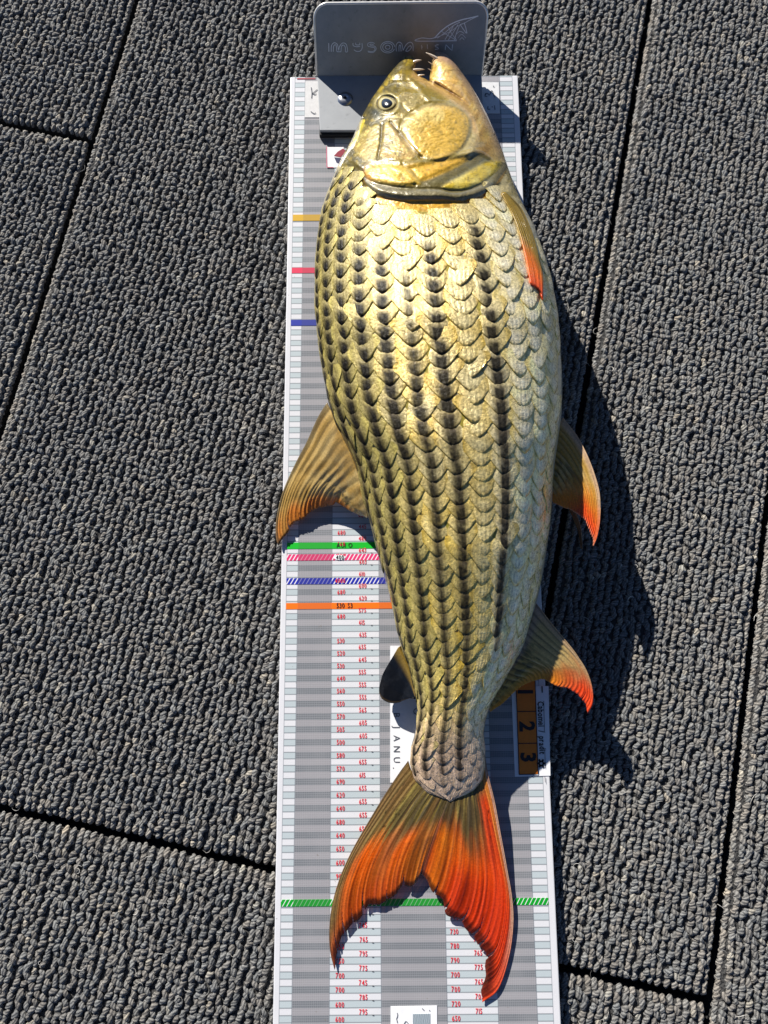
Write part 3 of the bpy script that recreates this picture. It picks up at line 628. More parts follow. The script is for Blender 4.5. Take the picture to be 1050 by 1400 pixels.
def skin_colour(X, Y, U):
    n1, n2, n3 = fbm(X / 26, Y / 26, 21), fbm(X / 8, Y / 8, 22), fbm(X / 4, Y / 4, 23)
    c = np.zeros(X.shape + (3,)) + np.array((.36, .27, .05))
    c = lay(c, sm(U, -.2, -.85), (.16, .13, .03)); c = lay(c, sm(U, .25, .8), (.62, .53, .30))
    # between the scales of the trunk
    tr = sm(Y, 265, 300); t = np.zeros_like(c) + np.array((.34, .27, .035)); t = lay(t, sm(U, -.25, -.7), (.03, .026, .010)); t = lay(t, sm(U, .3, .75), (.55, .50, .22)); t = lay(t, sm(U, .8, 1), (.60, .55, .40))
    t = lay(t, sm(Y, 960, 1060) * .8, (.22, .17, .12))
    c = c * (1 - tr[..., None]) + t * tr[..., None]
    H_ = 1 - tr
    # forehead and snout: olive yellow; lower jaw: cream and pink
    c = lay(c, H_ * sm(n2, .45, .7) * .6, (.30, .24, .045)); c = lay(c, H_ * sm(n3, .55, .75) * .35 * sm(U, .2, -.6), (.68, .5, .03))
    jaw = sm(X - np.interp(Y, LIP[:, 1], LIP[:, 0]), -2, 8) * H_ * sm(Y, 235, 190)
    c = lay(c, jaw, (.74, .50, .17)); c = lay(c, jaw * sm(n1, .4, .65) * .7, (.66, .52, .13)); vein = fbm((X * .8 + Y * .45) / 4.5, (X * .45 - Y * .8) / 22, 26); c = lay(c, jaw * sm(vein, .52, .68) * .55, (.42, .25, .07)); c = lay(c, jaw * sm(vein, .46, .34) * .5, (.80, .64, .30)); c = lay(c, jaw * sm(X - np.interp(Y, RY[:, 0], RY[:, 1]), -16, -3), (.46, .33, .20))
    c = lay(c, jaw * sm(Y, 96, 78) * .7, (.58, .40, .31))
    D, t_ = dline(X, Y, LIP); c = lay(c, np.exp(-(D / 4) ** 2) * H_ * .75, (.63, .42, .18))
    brown = np.exp(-(((X - 662) / 16) ** 2 + ((Y - 205) / 16) ** 2)) * H_; c = lay(c, brown * .8, (.26, .15, .025))
    for p, rgb in ((POST1, (.46, .34, .07)), (POST2, (.52, .36, .11))):
        m = sm(sdf(X, Y, p), -1, 4); c = lay(c, m * .85, rgb); c = lay(c, m * sm(n2, .55, .7) * .55, (.16, .17, .12)); c = lay(c, m * sm(n3, .58, .72) * .7, (.78, .66, .24))
    d = sdf(X, Y, CHEEK); m = sm(d, -2, 4); c = lay(c, m, (.72, .49, .095)); c = lay(c, m * sm(n1, .5, .72) * .8, (.80, .64, .26)); c = lay(c, m * sm(n2, .54, .74) * .5, (.50, .35, .05)); c = lay(c, m * sm(n3, .60, .76) * .4, (.34, .26, .08)); c = lay(c, m * sm(X, 585, 530) * sm(n1, .3, .55) * .7, (.86, .76, .42))  # last layer paints the highlight on the left of the cheek
    c = lay(c, np.exp(-((d - 0.5) / 1.6) ** 2) * .35 * sm(X, 520, 560), (.30, .21, .05))
    m = sm(Y - np.interp(X, OPTOP[:, 0], OPTOP[:, 1]), 0, 6) * sm(sdf(X, Y, OPER), -1, 2); c = lay(c, m, (.20, .16, .035))
    for p, rgb, r2 in ((O1, (.68, .46, .06), (.78, .62, .20)), (O2, (.72, .46, .06), (.76, .56, .12)), (O3, (.62, .47, .04), (.72, .62, .22))):
        q = sm(sdf(X, Y, p), -2, 4); c = lay(c, q, rgb); c = lay(c, q * sm(n1, .45, .7) * .8, r2); c = lay(c, q * sm(n3, .66, .74) * .6, (.30, .22, .05))
    q = np.exp(-(((X - 505) / 8) ** 2 + ((Y - 237) / 9) ** 2)); c = lay(c, q * .7, (.74, .33, .05))
    D, _ = dline(X, Y, C(Q([(560, 840), (700, 800), (800, 745), (900, 690)]))); c = lay(c, np.exp(-(D / 3.5) ** 2) * .7, (.20, .17, .05))
    mb = sm(sdf(X, Y, np.vstack([MEMU, MEML[::-1]])), -1, 1.5); c = lay(c, mb, (.235, .20, .10)); c = lay(c, mb * sm(n2, .5, .7) * .5, (.32, .27, .14))
    gs = sm(sdf(X, Y, np.vstack([MEML, SLIT[::-1]])), -1.5, 1.5); c = lay(c, gs, (.62, .36, .015)); c = lay(c, gs * sm(n2, .5, .65) * .7, (.36, .20, .01))
    q = np.exp(-(((X - 491) / 7) ** 2 + ((Y - 246) / 9) ** 2)); c = lay(c, q * .9, (.07, .03, .022))
    for g, a in ((GRV1, .7), (GRV2, .55)):
        D, _ = dline(X, Y, g); c = lay(c, np.exp(-(D / 1.4) ** 2) * a, (.10, .07, .02))
    D, t_ = dline(X, Y, MOUTH); c = lay(c, np.exp(-(D / 1.5) ** 2) * .7 * sm(t_, 1, .5), (.20, .09, .04))
    r = np.hypot((X - EYE[0]) / 17, (Y - EYE[1]) / 14); c = lay(c, np.exp(-((r - .92) / .2) ** 2) * .75, (.52, .44, .20)); c = lay(c, sm(r, .86, .78) * .9, (.14, .11, .05))
    q = np.exp(-(((X - 513) / 8) ** 2 + ((Y - 153) / 6) ** 2)); c = lay(c, q * .85, (.09, .10, .09))  # shadow at the lower left of the eye, painted into the skin
    D, _ = dline(X, Y, C(Q([(260, 280), (300, 230), (350, 205), (380, 200)]))); c = lay(c, np.exp(-(D / 3) ** 2) * sm(n2, .4, .6) * .5, (.66, .50, .06))
    c = c * (1 - H_[..., None]) + (np.clip(c, 0, 1) ** 1.28) * H_[..., None]
    D, _ = dline(X, Y, C(Q([(95, 600), (130, 530), (170, 450)]))); c = lay(c, np.exp(-(D / 3) ** 2) * sm(n2, .4, .6) * .9, (.72, .56, .03))
    return c
def m_skin():
    s = NT('wet_fish_skin'); c = s.attr('Col').outputs['Color']; o = s.obj(); nz = s.noise(420, o, 4, .6); fine = s.noise(1500, o, 3, .6); wet = s.noise(170, o, 2, .5, .6)
    c = s.mix(s.ramp(nz, .3, .7), s.mix(1.0, c, (.82, .82, .8), 'MULTIPLY'), s.mix(1.0, c, (1.14, 1.13, 1.1), 'MULTIPLY'))
    return s.done(s.bsdf(c, s.ramp(nz, .3, .7, .24, .5), .12, s.bump(s.math('ADD', s.math('MULTIPLY', nz, .45), s.math('ADD', s.math('MULTIPLY', fine, .15), s.math('MULTIPLY', wet, 1.5))), .4, .0013), coat=.8, coat_rough=.045))
M_SKIN = m_skin()
NU = 230
q_ = np.linspace(-1, 1, NU); UCOL = .45 * q_ + .55 * np.sin(q_ * math.pi / 2)
YH = np.arange(111, 296, 1.0); YB = np.arange(298, 1090, 3.0); YROW = np.r_[YH, YB, 1090.5, 1092.5, 1093.8, 1094.4]
XM0 = 587.0
def mouth_x(y): return np.interp(y, [111, 126, 145, 165, 200], [587, 606, 631, 645, 655])
# trunk rows
Y2 = np.repeat(YROW[:, None], NU, 1); A_, B_ = xl(Y2), xr(Y2); X2 = (A_ + B_) / 2 + (B_ - A_) / 2 * UCOL[None]
U2 = np.repeat(UCOL[None], len(YROW), 0)
Zs = zc(Y2) + zt(Y2) * prof(U2, Y2) - .0003 * sm(Y2, 270, 300)
NL = int(np.argmin(abs(UCOL - ((XM0 - xl(111.)) / (xr(111.) - xl(111.)) * 2 - 1))))        # column where the two jaws part
NJ = 42; tj = np.linspace(0, 1, NJ, endpoint=False) ** 1.35
NLI = np.array([(75.5, 558.4), (76.5, 563), (80, 567), (87, 568.6), (96, 567), (100, 569.5), (104.6, 575), (108, 583), (111, 587)]); NRI = np.array([(70.5, 599.5), (72, 595.5), (76, 592), (82, 590.5), (94, 590), (104, 587.5), (111, 587)])
yl = 75.6 + tj * (111 - 75.6); yr = 70.6 + tj * (111 - 70.6)
XJ = np.zeros((NJ, NU)); YJ = np.zeros((NJ, NU)); ZJ = np.zeros((NJ, NU)); UJ = np.repeat(UCOL[None], NJ, 0)
xs111 = (xl(111.) + xr(111.)) / 2 + (xr(111.) - xl(111.)) / 2 * UCOL
for side in (0, 1):
    cs = slice(0, NL) if side == 0 else slice(NL, NU); k = xs111[cs]; f = (k - k[0]) / (k[-1] - k[0]); yy = (yl if side == 0 else yr)[:, None]
    a = xl(yy) if side == 0 else np.interp(yy, NRI[:, 0], NRI[:, 1]); b = np.interp(yy, NLI[:, 0], NLI[:, 1]) if side == 0 else xr(yy)
    XJ[:, cs] = a + (b - a) * f[None]; YJ[:, cs] = yy
    v = 2 * f[None] - 1; hw = (b - a) / 2 * .00062; T = np.minimum(.0125, hw * 1.05) * np.sqrt(np.clip((yy - yy.min()) / 14, .02, 1))
    zl = zc(yy) + T * np.sqrt(np.clip(1 - v ** 2, 0, 1)) + .004 * (1 - (yy - 70) / 41) * 0
    zb_ = zc(yy) + zt(yy) * np.sqrt(np.clip(1 - UJ[:, cs] ** 2, 0, 1)); w_ = sm(yy, 92, 111) * .55
    rim = np.sqrt(np.clip(1 - v ** 8, 0, 1)); ZJ[:, cs] = np.maximum(zl, zc(yy) + (zb_ - zc(yy)) * w_ * rim)
# ease the trunk into the jaws just behind the corner of the mouth
X = np.vstack([XJ, X2]); Y = np.vstack([YJ, Y2]); Z = np.vstack([ZJ, Zs]); UU_ = np.vstack([UJ, U2])
ease = 1 - .25 * sm(Y, 150, 111) * np.exp(-((X - mouth_x(Y)) / 14) ** 2) * (Y > 110); Z = zc(Y) + (Z - zc(Y)) * ease
RH = head_height(X, Y) * np.clip(1 - UU_ ** 2, 0, 1) ** .5 * sm(Y, 330, 290)
colr = skin_colour(X, Y, UU_)
Wt = at(X, Y, Z + RH); nr, nc = X.shape
keep = np.ones((nr - 1, nc - 1), bool); keep[:NJ, NL - 1] = False
F1 = grid_faces(nr, nc, 0, keep)
Zd = zc(Y) - zbm(Y) * np.clip((Z - zc(Y)) / np.maximum(zt(Y), 1e-6), 0, 1); Zd[:NJ] = zc(Y[:NJ]) - (Z[:NJ] - zc(Y[:NJ])) * .9
Wb = at(X, Y, zc(Y)); Wb[..., 2] = np.maximum(Zd, .0012)
rsel = np.r_[0:NJ + 1:2, NJ + 1:nr - 1:3, nr - 1]; rsel = np.unique(np.r_[rsel, NJ]); csel = np.unique(np.r_[0:NU:4, NL - 1, NL, NU - 1])
Wb = Wb[np.ix_(rsel, csel)]; kb = np.ones((len(rsel) - 1, len(csel) - 1), bool); jb = int(np.where(csel == NL - 1)[0][0]); kb[:int(np.where(rsel == NJ)[0][0]), jb] = False
F2 = grid_faces(len(rsel), len(csel), nr * nc, kb)[:, ::-1]
body = mesh_np('body', np.vstack([Wt.reshape(-1, 3), Wb.reshape(-1, 3)]), np.vstack([F1, F2]), M_SKIN, col=np.vstack([colr.reshape(-1, 3), colr[np.ix_(rsel, csel)].reshape(-1, 3)]))
fpart(body)

# -- scales: each one a small curved plate lifted at its free edge
def m_scale():
    s = NT('fish_scale'); c = s.attr('Col').outputs['Color']; x = sep(s, s.uv()); o = s.obj()
    str_ = s.math('SINE', s.math('MULTIPLY', x[0], 26.0)); nz = s.noise(500, o, 3, .6); fine = s.noise(1800, o, 2, .6)
    ring = s.math('SINE', s.math('MULTIPLY', x[1], 38.0))
    c = s.mix(s.ramp(nz, .3, .7), s.mix(1.0, c, (.76, .76, .74), 'MULTIPLY'), s.mix(1.0, c, (1.22, 1.21, 1.2), 'MULTIPLY'))
    cv = s.n('ShaderNodeCombineXYZ'); s.put(cv.inputs[0], s.math('MULTIPLY', x[0], 5.0)); s.put(cv.inputs[1], s.math('MULTIPLY', x[1], 1.6)); s.put(cv.inputs[2], s.math('MULTIPLY', sep(s, o)[1], 130.0))
    ry = s.noise(1.6, cv.outputs[0], 3, .6)
    c = s.mix(s.ramp(ry, .32, .68), s.mix(1.0, c, (.74, .71, .64), 'MULTIPLY'), s.mix(1.0, c, (1.22, 1.2, 1.14), 'MULTIPLY'))
    h = s.math('ADD', s.math('MULTIPLY', s.math('MULTIPLY', str_, x[1]), .16), s.math('ADD', nz, s.math('MULTIPLY', fine, .45)))
    gl = s.attr('gloss').outputs['Fac']
    b = s.bsdf(c, s.ramp(nz, .3, .7, .17, .45), s.math('MULTIPLY', gl, .28), s.bump(h, .62, .0009), coat=s.math('MULTIPLY', gl, .6), coat_rough=.06)
    s.put(b.inputs['Specular IOR Level'], s.math('MULTIPLY_ADD', gl, .45, .08))
    return s.done(b)
M_SCALE = m_scale()
YK = [250, 300, 450, 650, 800, 900, 1000, 1080, 1100]
def dth(y): return np.interp(y, YK, [12.6, 12.8, 13, 14.7, 17.5, 21, 27, 31, 32])
def oth(y): return np.interp(y, YK, [0, 0, 0, 1, 0, 6, 18, 20, 20])
def pf(y): return np.interp(y, YK, [1, 1, 1, 1, .8, .72, .66, .66, .66])
def theta(k, y): return oth(y) + k * dth(y) * np.where(np.asarray(k) > 0, pf(y), 1.0)
def pitch(y): return np.interp(y, [235, 290, 340, 450, 800, 900, 1000, 1080], [15, 15.5, 19.5, 21, 20, 18.5, 15.5, 13])
GA, GB = 11, 8
ga = np.linspace(-1, 1, GA); gb = np.linspace(0, 1, GB)
def stripe(k, y):
    a = {0: 1.0 * float(sm(y, 300, 350)), -1: (.55 + .45 * float(sm(y, 430, 540))) * float(sm(y, 320, 380)), -2: float(sm(y, 320, 370)), -3: .9 * float(sm(y, 310, 360)), -4: .85, -5: .8, -6: .8, 1: .35 * float(sm(y, 820, 640)), 2: float(sm(y, 285, 320)) * float(sm(y, 905, 850)), 3: .12}.get(k, 0.0)
    return a
items = []
rows = [233.0]
while rows[-1] < 1092: rows.append(rows[-1] + float(pitch(rows[-1])))
GILL = np.vstack([[(440, 225), (470, 232), (492, 247)], SLIT + np.array([0, 3]), [(668, 262), (684, 250), (700, 246)]])
for k in range(-7, 8):
    for j, yr0 in enumerate(rows):
        P_ = float(pitch(yr0)); y0 = yr0 + (P_ / 2 if k % 2 else 0)
        th = float(theta(k, y0)); lim_hi = 80 if y0 < 900 else 74
        if th < -84 or th > lim_hi: continue
        px, py, _ = surf(np.array([th]), np.array([y0])); px = float(px[0])
        g = float(np.interp(px, GILL[:, 0], GILL[:, 1])); bottom = 1092 - 34 * ((px - 613) / 52) ** 2 if y0 > 1000 else 2000
        if y0 < g + 2 or y0 > bottom: continue
        if k >= 5 and (y0 < 330): continue
        items.append((k, th, y0, P_, px))
prnd = random.Random(5)
built = []
for (k, th, y0, P_, px) in items:
    Dt = float(dth(y0)) * (1.0 if k <= 0 else max(.8, float(pf(y0)))); L = P_ * 1.95; hw = Dt * .80
    jt, jy, tilt, tw = prnd.gauss(0, .02), prnd.gauss(0, .05) * P_, prnd.gauss(0, .00027), prnd.gauss(0, .05)
    A2, B2 = np.meshgrid(ga, gb)
    edge = 1 - .62 * np.abs(A2) ** 1.42                         # free edge: a rounded arc
    bb = B2 * edge
    TH = th + hw * A2 * (0.82 + .18 * np.sin(np.pi * np.clip(B2, 0, 1))) + tw * (B2 - .5) * hw; YY = y0 + jy - L * .5 + L * bb + jt * A2 * P_
    YY = np.clip(YY, 228, 1096)
    sx, sy, sz = surf(TH, YY)
    h = -.00004 + .00062 * (.7 + .6 * ((k * 37 + int(y0 * 7)) % 11) / 10) * bb + .00022 * (1 - A2 ** 2) * np.sin(np.pi * np.clip(bb, 0, 1)) ** .8 - .00035 * A2 ** 2 + tilt * A2 * 2 - .0003 * sm(bb, .86, 1)
    if y0 > 960: h = h * (.8 - .35 * float(sm(y0, 1020, 1080)))
    ut = np.clip(np.sin(np.radians(TH)), -.985, .985); aw = (xr(YY) - xl(YY)) / 2 * .00057; nx = -(prof(ut + .01, YY) - prof(ut - .01, YY)) / .02 * zt(YY) / aw; nz_ = np.ones_like(nx); nn = np.hypot(nx, nz_); nx, nz_ = nx / nn, nz_ / nn
    W = at(sx, sy, sz); W[..., 0] += h * nx; W[..., 2] += h * nz_
    # a rim that drops from the free edge gives the plate its thickness
    R_ = W[-1].copy(); R_[:, 0] -= .0007 * nx[-1]; R_[:, 2] -= .0007 * nz_[-1]; W = np.concatenate([W, R_[None]], 0)
    # colour: belly pearl, flank silver gold, back olive; dark blotch by the free edge in the striped rows
    u = math.sin(math.radians(th)); v1, v2, v3 = prnd.random(), prnd.random(), prnd.random()
    bk, bl = float(sm(u, -.22, -.74)), float(sm(u, .15, .75)); low = float(sm(y0, 560, 900)); tail = float(sm(y0, 940, 1040))
    mid = np.array((.72, .61, .32)); mid = mid * (1 - .75 * v2) + np.array((.72, .50, .08)) * .75 * v2
    mid = mid * (1 - low * .75) + np.array((.90, .68, .17)) * low * .75
    base = mid * (1 - bk) + np.array((.33 + .12 * low, .275 + .10 * low, .10 + .03 * low)) * bk; base = base * (1 - bl) + np.array((.95, .82, .47)) * bl
    base = base * (1 - tail) + np.array((.80, .58, .42)) * tail; base = base * (.80 + .36 * v3) * (1 - .3 * float(sm(u, -.66, -.96)))
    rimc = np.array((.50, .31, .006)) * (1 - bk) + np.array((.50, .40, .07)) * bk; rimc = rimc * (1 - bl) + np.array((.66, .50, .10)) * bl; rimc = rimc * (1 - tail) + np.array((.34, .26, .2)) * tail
    c = np.zeros(A2.shape + (3,)) + base
    nzv = fbm(A2 * 2.2 + k * 7, bb * 3 + y0, 31, 2)
    c = c * (1 - (.35 * sm(nzv, .45, .7))[..., None]) + (base * np.array((1.16, 1.1, .85)))[None, None] * (.35 * sm(nzv, .45, .7))[..., None]
    c = lay(c, (1 - bk) * (1 - tail) * .6 * np.exp(-(A2 / .42) ** 2) * np.exp(-((bb - .64) / .2) ** 2), (.76, .68, .40) if bl < .5 else (.92, .90, .82))  # painted highlight in the middle of each scale
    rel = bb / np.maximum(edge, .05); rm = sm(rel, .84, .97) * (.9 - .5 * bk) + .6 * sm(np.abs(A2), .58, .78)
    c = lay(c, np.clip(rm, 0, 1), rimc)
    stp = stripe(k, y0) * float(sm(y0, 1075, 1035))
    if bk > .05 and y0 < 1050: c = lay(c, bk * .93 * np.exp(-((A2 - .1 * (v1 - .5)) / (.27 + .09 * v3)) ** 2) * sm(bb, .42, .72), (.014, .013, .009)); c = lay(c, bk * .8 * sm(np.abs(A2), .45, .85) * sm(bb, .75, .3), (.50, .42, .13)); c = lay(c, bk * np.exp(-((bb - .42) / .12) ** 2) * .5 * np.exp(-(A2 / .35) ** 2), (.55, .47, .2))
    if stp > 0:
        wdt = (.385 if k in (0, 2) else .33) + prnd.uniform(-.04, .03)
        if y0 > 600: wdt *= .8 - .1 * low
        st0 = .30 + .12 * (1 - float(sm(y0, 400, 520))) - .12 * float(sm(y0, 500, 600)) + prnd.uniform(-.05, .05) - .2 * low * (k in (0, -1, -2)); stretch = sm(bb, st0, st0 + .22); rag = .62 + .8 * fbm(A2 * 5 + k, bb * 7 + y0 * .3, 41, 2)
        if k == 1:
            for dx in (-.35, .28): c = lay(c, .8 * np.exp(-((A2 - dx) / .13) ** 2) * np.exp(-((bb - .83) / .09) ** 2) * (v1 > .15), (.03, .03, .025))
        elif k == 3:
            if v2 > .6: c = lay(c, .8 * np.exp(-((A2 + .1) / .10) ** 2) * np.exp(-((bb - .86) / .07) ** 2), (.03, .03, .03))
        else:
            m = np.clip(stp * 1.5 * np.exp(-np.abs(A2 / (wdt * (.62 + .5 * bb))) ** 2.1) * stretch * rag, 0, .97); c = lay(c, m, (.009, .008, .008))
            c = lay(c, stp * .35 * np.exp(-(A2 / (wdt * 1.1)) ** 2) * np.exp(-((bb - .40) / .1) ** 2), (.24, .19, .13))
    if tail > .2 and v1 > .55: c = lay(c, tail * .85 * np.exp(-((A2 - .3 * (v2 - .5)) / .28) ** 2) * np.exp(-((bb - .9) / .1) ** 2), (.02, .018, .016))
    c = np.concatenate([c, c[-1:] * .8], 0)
    uvv = np.stack([A2, bb], -1); uvv = np.concatenate([uvv, uvv[-1:]], 0)
    area = Dt * math.cos(math.radians(min(89, abs(th)))) * (float(xr(y0)) - float(xl(y0))) * P_
    gl = np.clip(c.max(-1) / .5, .12, 1) * (1 - .55 * bk)
    built.append((area, W.reshape(-1, 3), c.reshape(-1, 3), uvv.reshape(-1, 2), gl.ravel()))
built.sort(key=lambda b: -b[0])
FS = grid_faces(GB + 1, GA)
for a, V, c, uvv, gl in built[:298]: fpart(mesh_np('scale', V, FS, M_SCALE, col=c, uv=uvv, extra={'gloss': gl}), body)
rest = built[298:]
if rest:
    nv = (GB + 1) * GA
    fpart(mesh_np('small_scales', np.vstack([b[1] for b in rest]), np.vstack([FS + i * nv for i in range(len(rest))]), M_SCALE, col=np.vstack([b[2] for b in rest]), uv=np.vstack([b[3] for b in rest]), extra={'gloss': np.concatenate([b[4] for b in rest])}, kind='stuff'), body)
print('scales', len(built))

# -- fins: rays fan out inside four boundary curves
def m_fin(name, alpha=1.0, trans=.25):
    s = NT(name); c = s.attr('Col').outputs['Color']; o = s.obj(); nz = s.noise(700, o, 3, .6)
    c2 = s.mix(s.ramp(nz, .3, .7), s.mix(1.0, c, (.8, .8, .8), 'MULTIPLY'), s.mix(1.0, c, (1.2, 1.2, 1.2), 'MULTIPLY'))
    b = s.bsdf(c2, .32, 0, s.bump(nz, .25, .0006), coat=.4)
    tr = s.n('ShaderNodeBsdfTranslucent'); s.put(tr.inputs[0], c2); mx = s.n('ShaderNodeMixShader'); mx.inputs[0].default_value = trans
    s.t.links.new(b.outputs[0], mx.inputs[1]); s.t.links.new(tr.outputs[0], mx.inputs[2]); out = mx.outputs[0]
    thin = s.attr('thin').outputs['Fac']
    tp = s.n('ShaderNodeBsdfTransparent'); s.put(tp.inputs[0], s.mix(.5, c2, (1, .8, .6))); m2 = s.n('ShaderNodeMixShader'); s.put(m2.inputs[0], thin)
    s.t.links.new(out, m2.inputs[1]); s.t.links.new(tp.outputs[0], m2.inputs[2]); return s.done(m2.outputs[0])
M_FIN = m_fin('fin_membrane')
def fin(name, L, M, A, E, zL, zM, zA, zE, colour, nrays, ns=150, ntt=46, ragged=2.2, slits=(), ridge=.0005, seed=1, thin=0.0, thick=.0008, zadd=None, parent=None, sp=True):
    """L, M: first and last ray (root to tip); A: root line; E: free edge; z* are heights along each"""
    cv = lambda p, n: arc(spline(p, 120) if sp else p, n)
    Lc, Mc, Ac, Ec = cv(L, ntt), cv(M, ntt), cv(A, ns), cv(E, ns)
    zz = lambda z, n: np.interp(np.linspace(0, 1, n), np.linspace(0, 1, len(z)), z)[:, None]
    Lc = np.hstack([Lc, zz(zL, ntt)]); Mc = np.hstack([Mc, zz(zM, ntt)]); Ac = np.hstack([Ac, zz(zA, ns)]); Ec = np.hstack([Ec, zz(zE, ns)])
    s = np.linspace(0, 1, ns)[:, None, None]; t = np.linspace(0, 1, ntt)[None, :, None]
    P = (1 - s) * Lc[None] + s * Mc[None] + (1 - t) * Ac[:, None] + t * Ec[:, None] - ((1 - s) * (1 - t) * Ac[0] + s * (1 - t) * Ac[-1] + (1 - s) * t * Ec[0] + s * t * Ec[-1])
    S, T = np.repeat(s[..., 0], ntt, 1), np.repeat(t[..., 0], ns, 0)
    # ragged free edge, following the rays
    rg = np.random.RandomState(seed); sv = np.linspace(0, 1, ns); jag = ragged * (vnoise(sv * nrays * .8, 0 * sv, seed) - .5) * 2 + ragged * .8 * (np.abs(((sv * nrays * .55) % 1) - .5) - .25) * 2
    jag *= sm(sv, 0, .06) * sm(1 - sv, 0, .06)
    d = P[:, -1, :2] - P[:, -3, :2]; d /= np.linalg.norm(d, axis=1)[:, None] + 1e-9
    P[:, :, :2] += (d * jag[:, None])[:, None] * (T ** 6)[..., None]
    ph = (S + .03 * (vnoise(S * 7, T * .8, seed + 40) - .5) + .012 * (vnoise(S * 23, T * 1.5, seed + 41) - .5)) * nrays; br = ph * 2
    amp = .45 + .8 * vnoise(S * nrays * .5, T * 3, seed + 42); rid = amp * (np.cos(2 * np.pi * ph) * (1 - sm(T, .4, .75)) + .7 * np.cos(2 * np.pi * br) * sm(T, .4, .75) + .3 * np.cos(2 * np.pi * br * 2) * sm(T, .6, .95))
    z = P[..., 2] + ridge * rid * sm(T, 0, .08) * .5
    if zadd is not None: z = z + zadd(P[..., 0], P[..., 1])
    W = at(P[..., 0], P[..., 1], np.maximum(z, .0012))
    c = colour(S, T, rid, P[..., 0], P[..., 1])
    thn = np.clip(thin * sm(T, .45, .9) * (1 - .6 * sm(rid, 0, .8)) * sm(S, .02, .14) * sm(1 - S, .02, .14), 0, 1)
    keep = np.ones((ns - 1, ntt - 1), bool)
    for (ss, tt, wd) in slits:
        i = int(ss * (ns - 1)); k0_ = int(tt * (ntt - 1))
        for kk in range(k0_, ntt - 1): keep[i:i + 1 + int(wd * (kk - k0_) / (ntt - k0_)), kk] = False
    o = mesh_np(name, W.reshape(-1, 3), grid_faces(ns, ntt, 0, keep), M_FIN, col=c.reshape(-1, 3), extra={'thin': thn.ravel()})
    md = o.modifiers.new('thickness', 'SOLIDIFY'); md.thickness = thick; md.offset = 0
    return fpart(o, parent)
def mixc(a, b, m): return np.asarray(a) * (1 - m[..., None]) + np.asarray(b) * m[..., None]
Q6 = lambda p, x, y, k: [(x + a / k, y + b / k) for a, b in p]
# caudal fin, two lobes
TIP1, FORK, TIP2 = (457.7, 1325.5), (577, 1195), (659.4, 1370)
def caud(lobe):
    def f(S, T, rid, X, Y):
        o = S if lobe == 0 else 1 - S                             # 0 at the outer edge, 1 at the fork
        n1 = fbm(S * 14, T * 3, 51 + lobe); n2 = fbm(S * 60, T * 5, 53)
        root = np.array((.20, .145, .03)) if lobe == 0 else np.array((.22, .15, .035))
        c = np.zeros(S.shape + (3,)) + root
        c = mixc(c, (.42, .31, .08), sm(n1, .5, .75) * .7)
        c = mixc(c, (.92, .15, .003), sm(T + .34 * (n1 - .5) + .2 * (n2 - .5) + .2 * sm(o, .25, 1), .36, .62))
        c = mixc(c, (.88, .05, .003), sm(T + .3 * (n2 - .5), .66, .98) * .8)
        if lobe == 0:
            c = mixc(c, (.24, .15, .045), sm(o + .12 * (n1 - .5), .36, .14) * sm(T, 1.1, .8)); c = mixc(c, (.60, .16, .01), sm(o, .12, .3) * sm(T, .55, .8) * .5); c = mixc(c, (.05, .03, .02), sm(o, .05, .0) * .75)
        else:
            c = mixc(c, (.90, .07, .004), sm(o + .2 * (n1 - .5), .62, .38) * sm(T, .04, .16) * .95); c = mixc(c, (.9, .05, .003), sm(T, .45, .75) * .7); c = mixc(c, (.82, .30, .04), sm(o, .34, .22) * sm(o, .06, .16) * sm(T, .75, .3) * .8); c = mixc(c, (.70, .42, .28), sm(o, .17, .05) * sm(T, 1.02, .75)); c = mixc(c, (.72, .05, .004), sm(T, .6, .9) * .8)
        c = mixc(c, (.085, .062, .028), sm(o, .36, .55) * sm(T + .2 * (n1 - .5), .60, .22) * sm(n2, .32, .58) * .85)
        c = mixc(c, (.9, .26, .01), np.exp(-((o - .9) / .09) ** 2) * sm(T, .25, .5) * .7)
        if lobe == 0: c = mixc(c, (.20, .10, .03), sm(fbm(S * 12, T * 1.6, 63), .46, .66) * sm(T, 1.0, .5) * .65)
        c = mixc(c, (.06, .025, .012), sm(o, .975, .995) * sm(T, .2, .45) * .8)
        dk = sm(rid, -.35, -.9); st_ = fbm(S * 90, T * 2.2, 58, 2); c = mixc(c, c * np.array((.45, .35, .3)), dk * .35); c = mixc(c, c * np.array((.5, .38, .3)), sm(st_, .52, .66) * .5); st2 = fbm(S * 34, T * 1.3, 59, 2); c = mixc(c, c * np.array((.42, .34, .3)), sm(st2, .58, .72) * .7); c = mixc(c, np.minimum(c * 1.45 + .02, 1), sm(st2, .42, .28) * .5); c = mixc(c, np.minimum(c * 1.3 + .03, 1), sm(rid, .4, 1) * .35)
        edge = sm(T + .03 * (n2 - .5), .925, .965) * sm(o, .0, .05) * (.9 if lobe == 0 else .8); c = mixc(c, (.02, .008, .006), edge)
        sp_ = (vnoise(S * 40, T * 40, 57) > .86) & (T < .4) & (o < .5); c = np.where(sp_[..., None], c * .35, c)
        return c
    return f
MID = [(614, 1088), (600, 1125), (588, 1160), (580, 1185), FORK]
OUT1 = [(558, 1040), (545, 1058), (524, 1090), (503, 1125), (482, 1162), (465, 1200), (454, 1240), (450.5, 1275), (452, 1302), TIP1]
MAR1 = [TIP1, (464, 1290), (477, 1271), (498.6, 1245), (513, 1237), (530, 1231), (540, 1221), (550, 1209), (563, 1208), FORK]
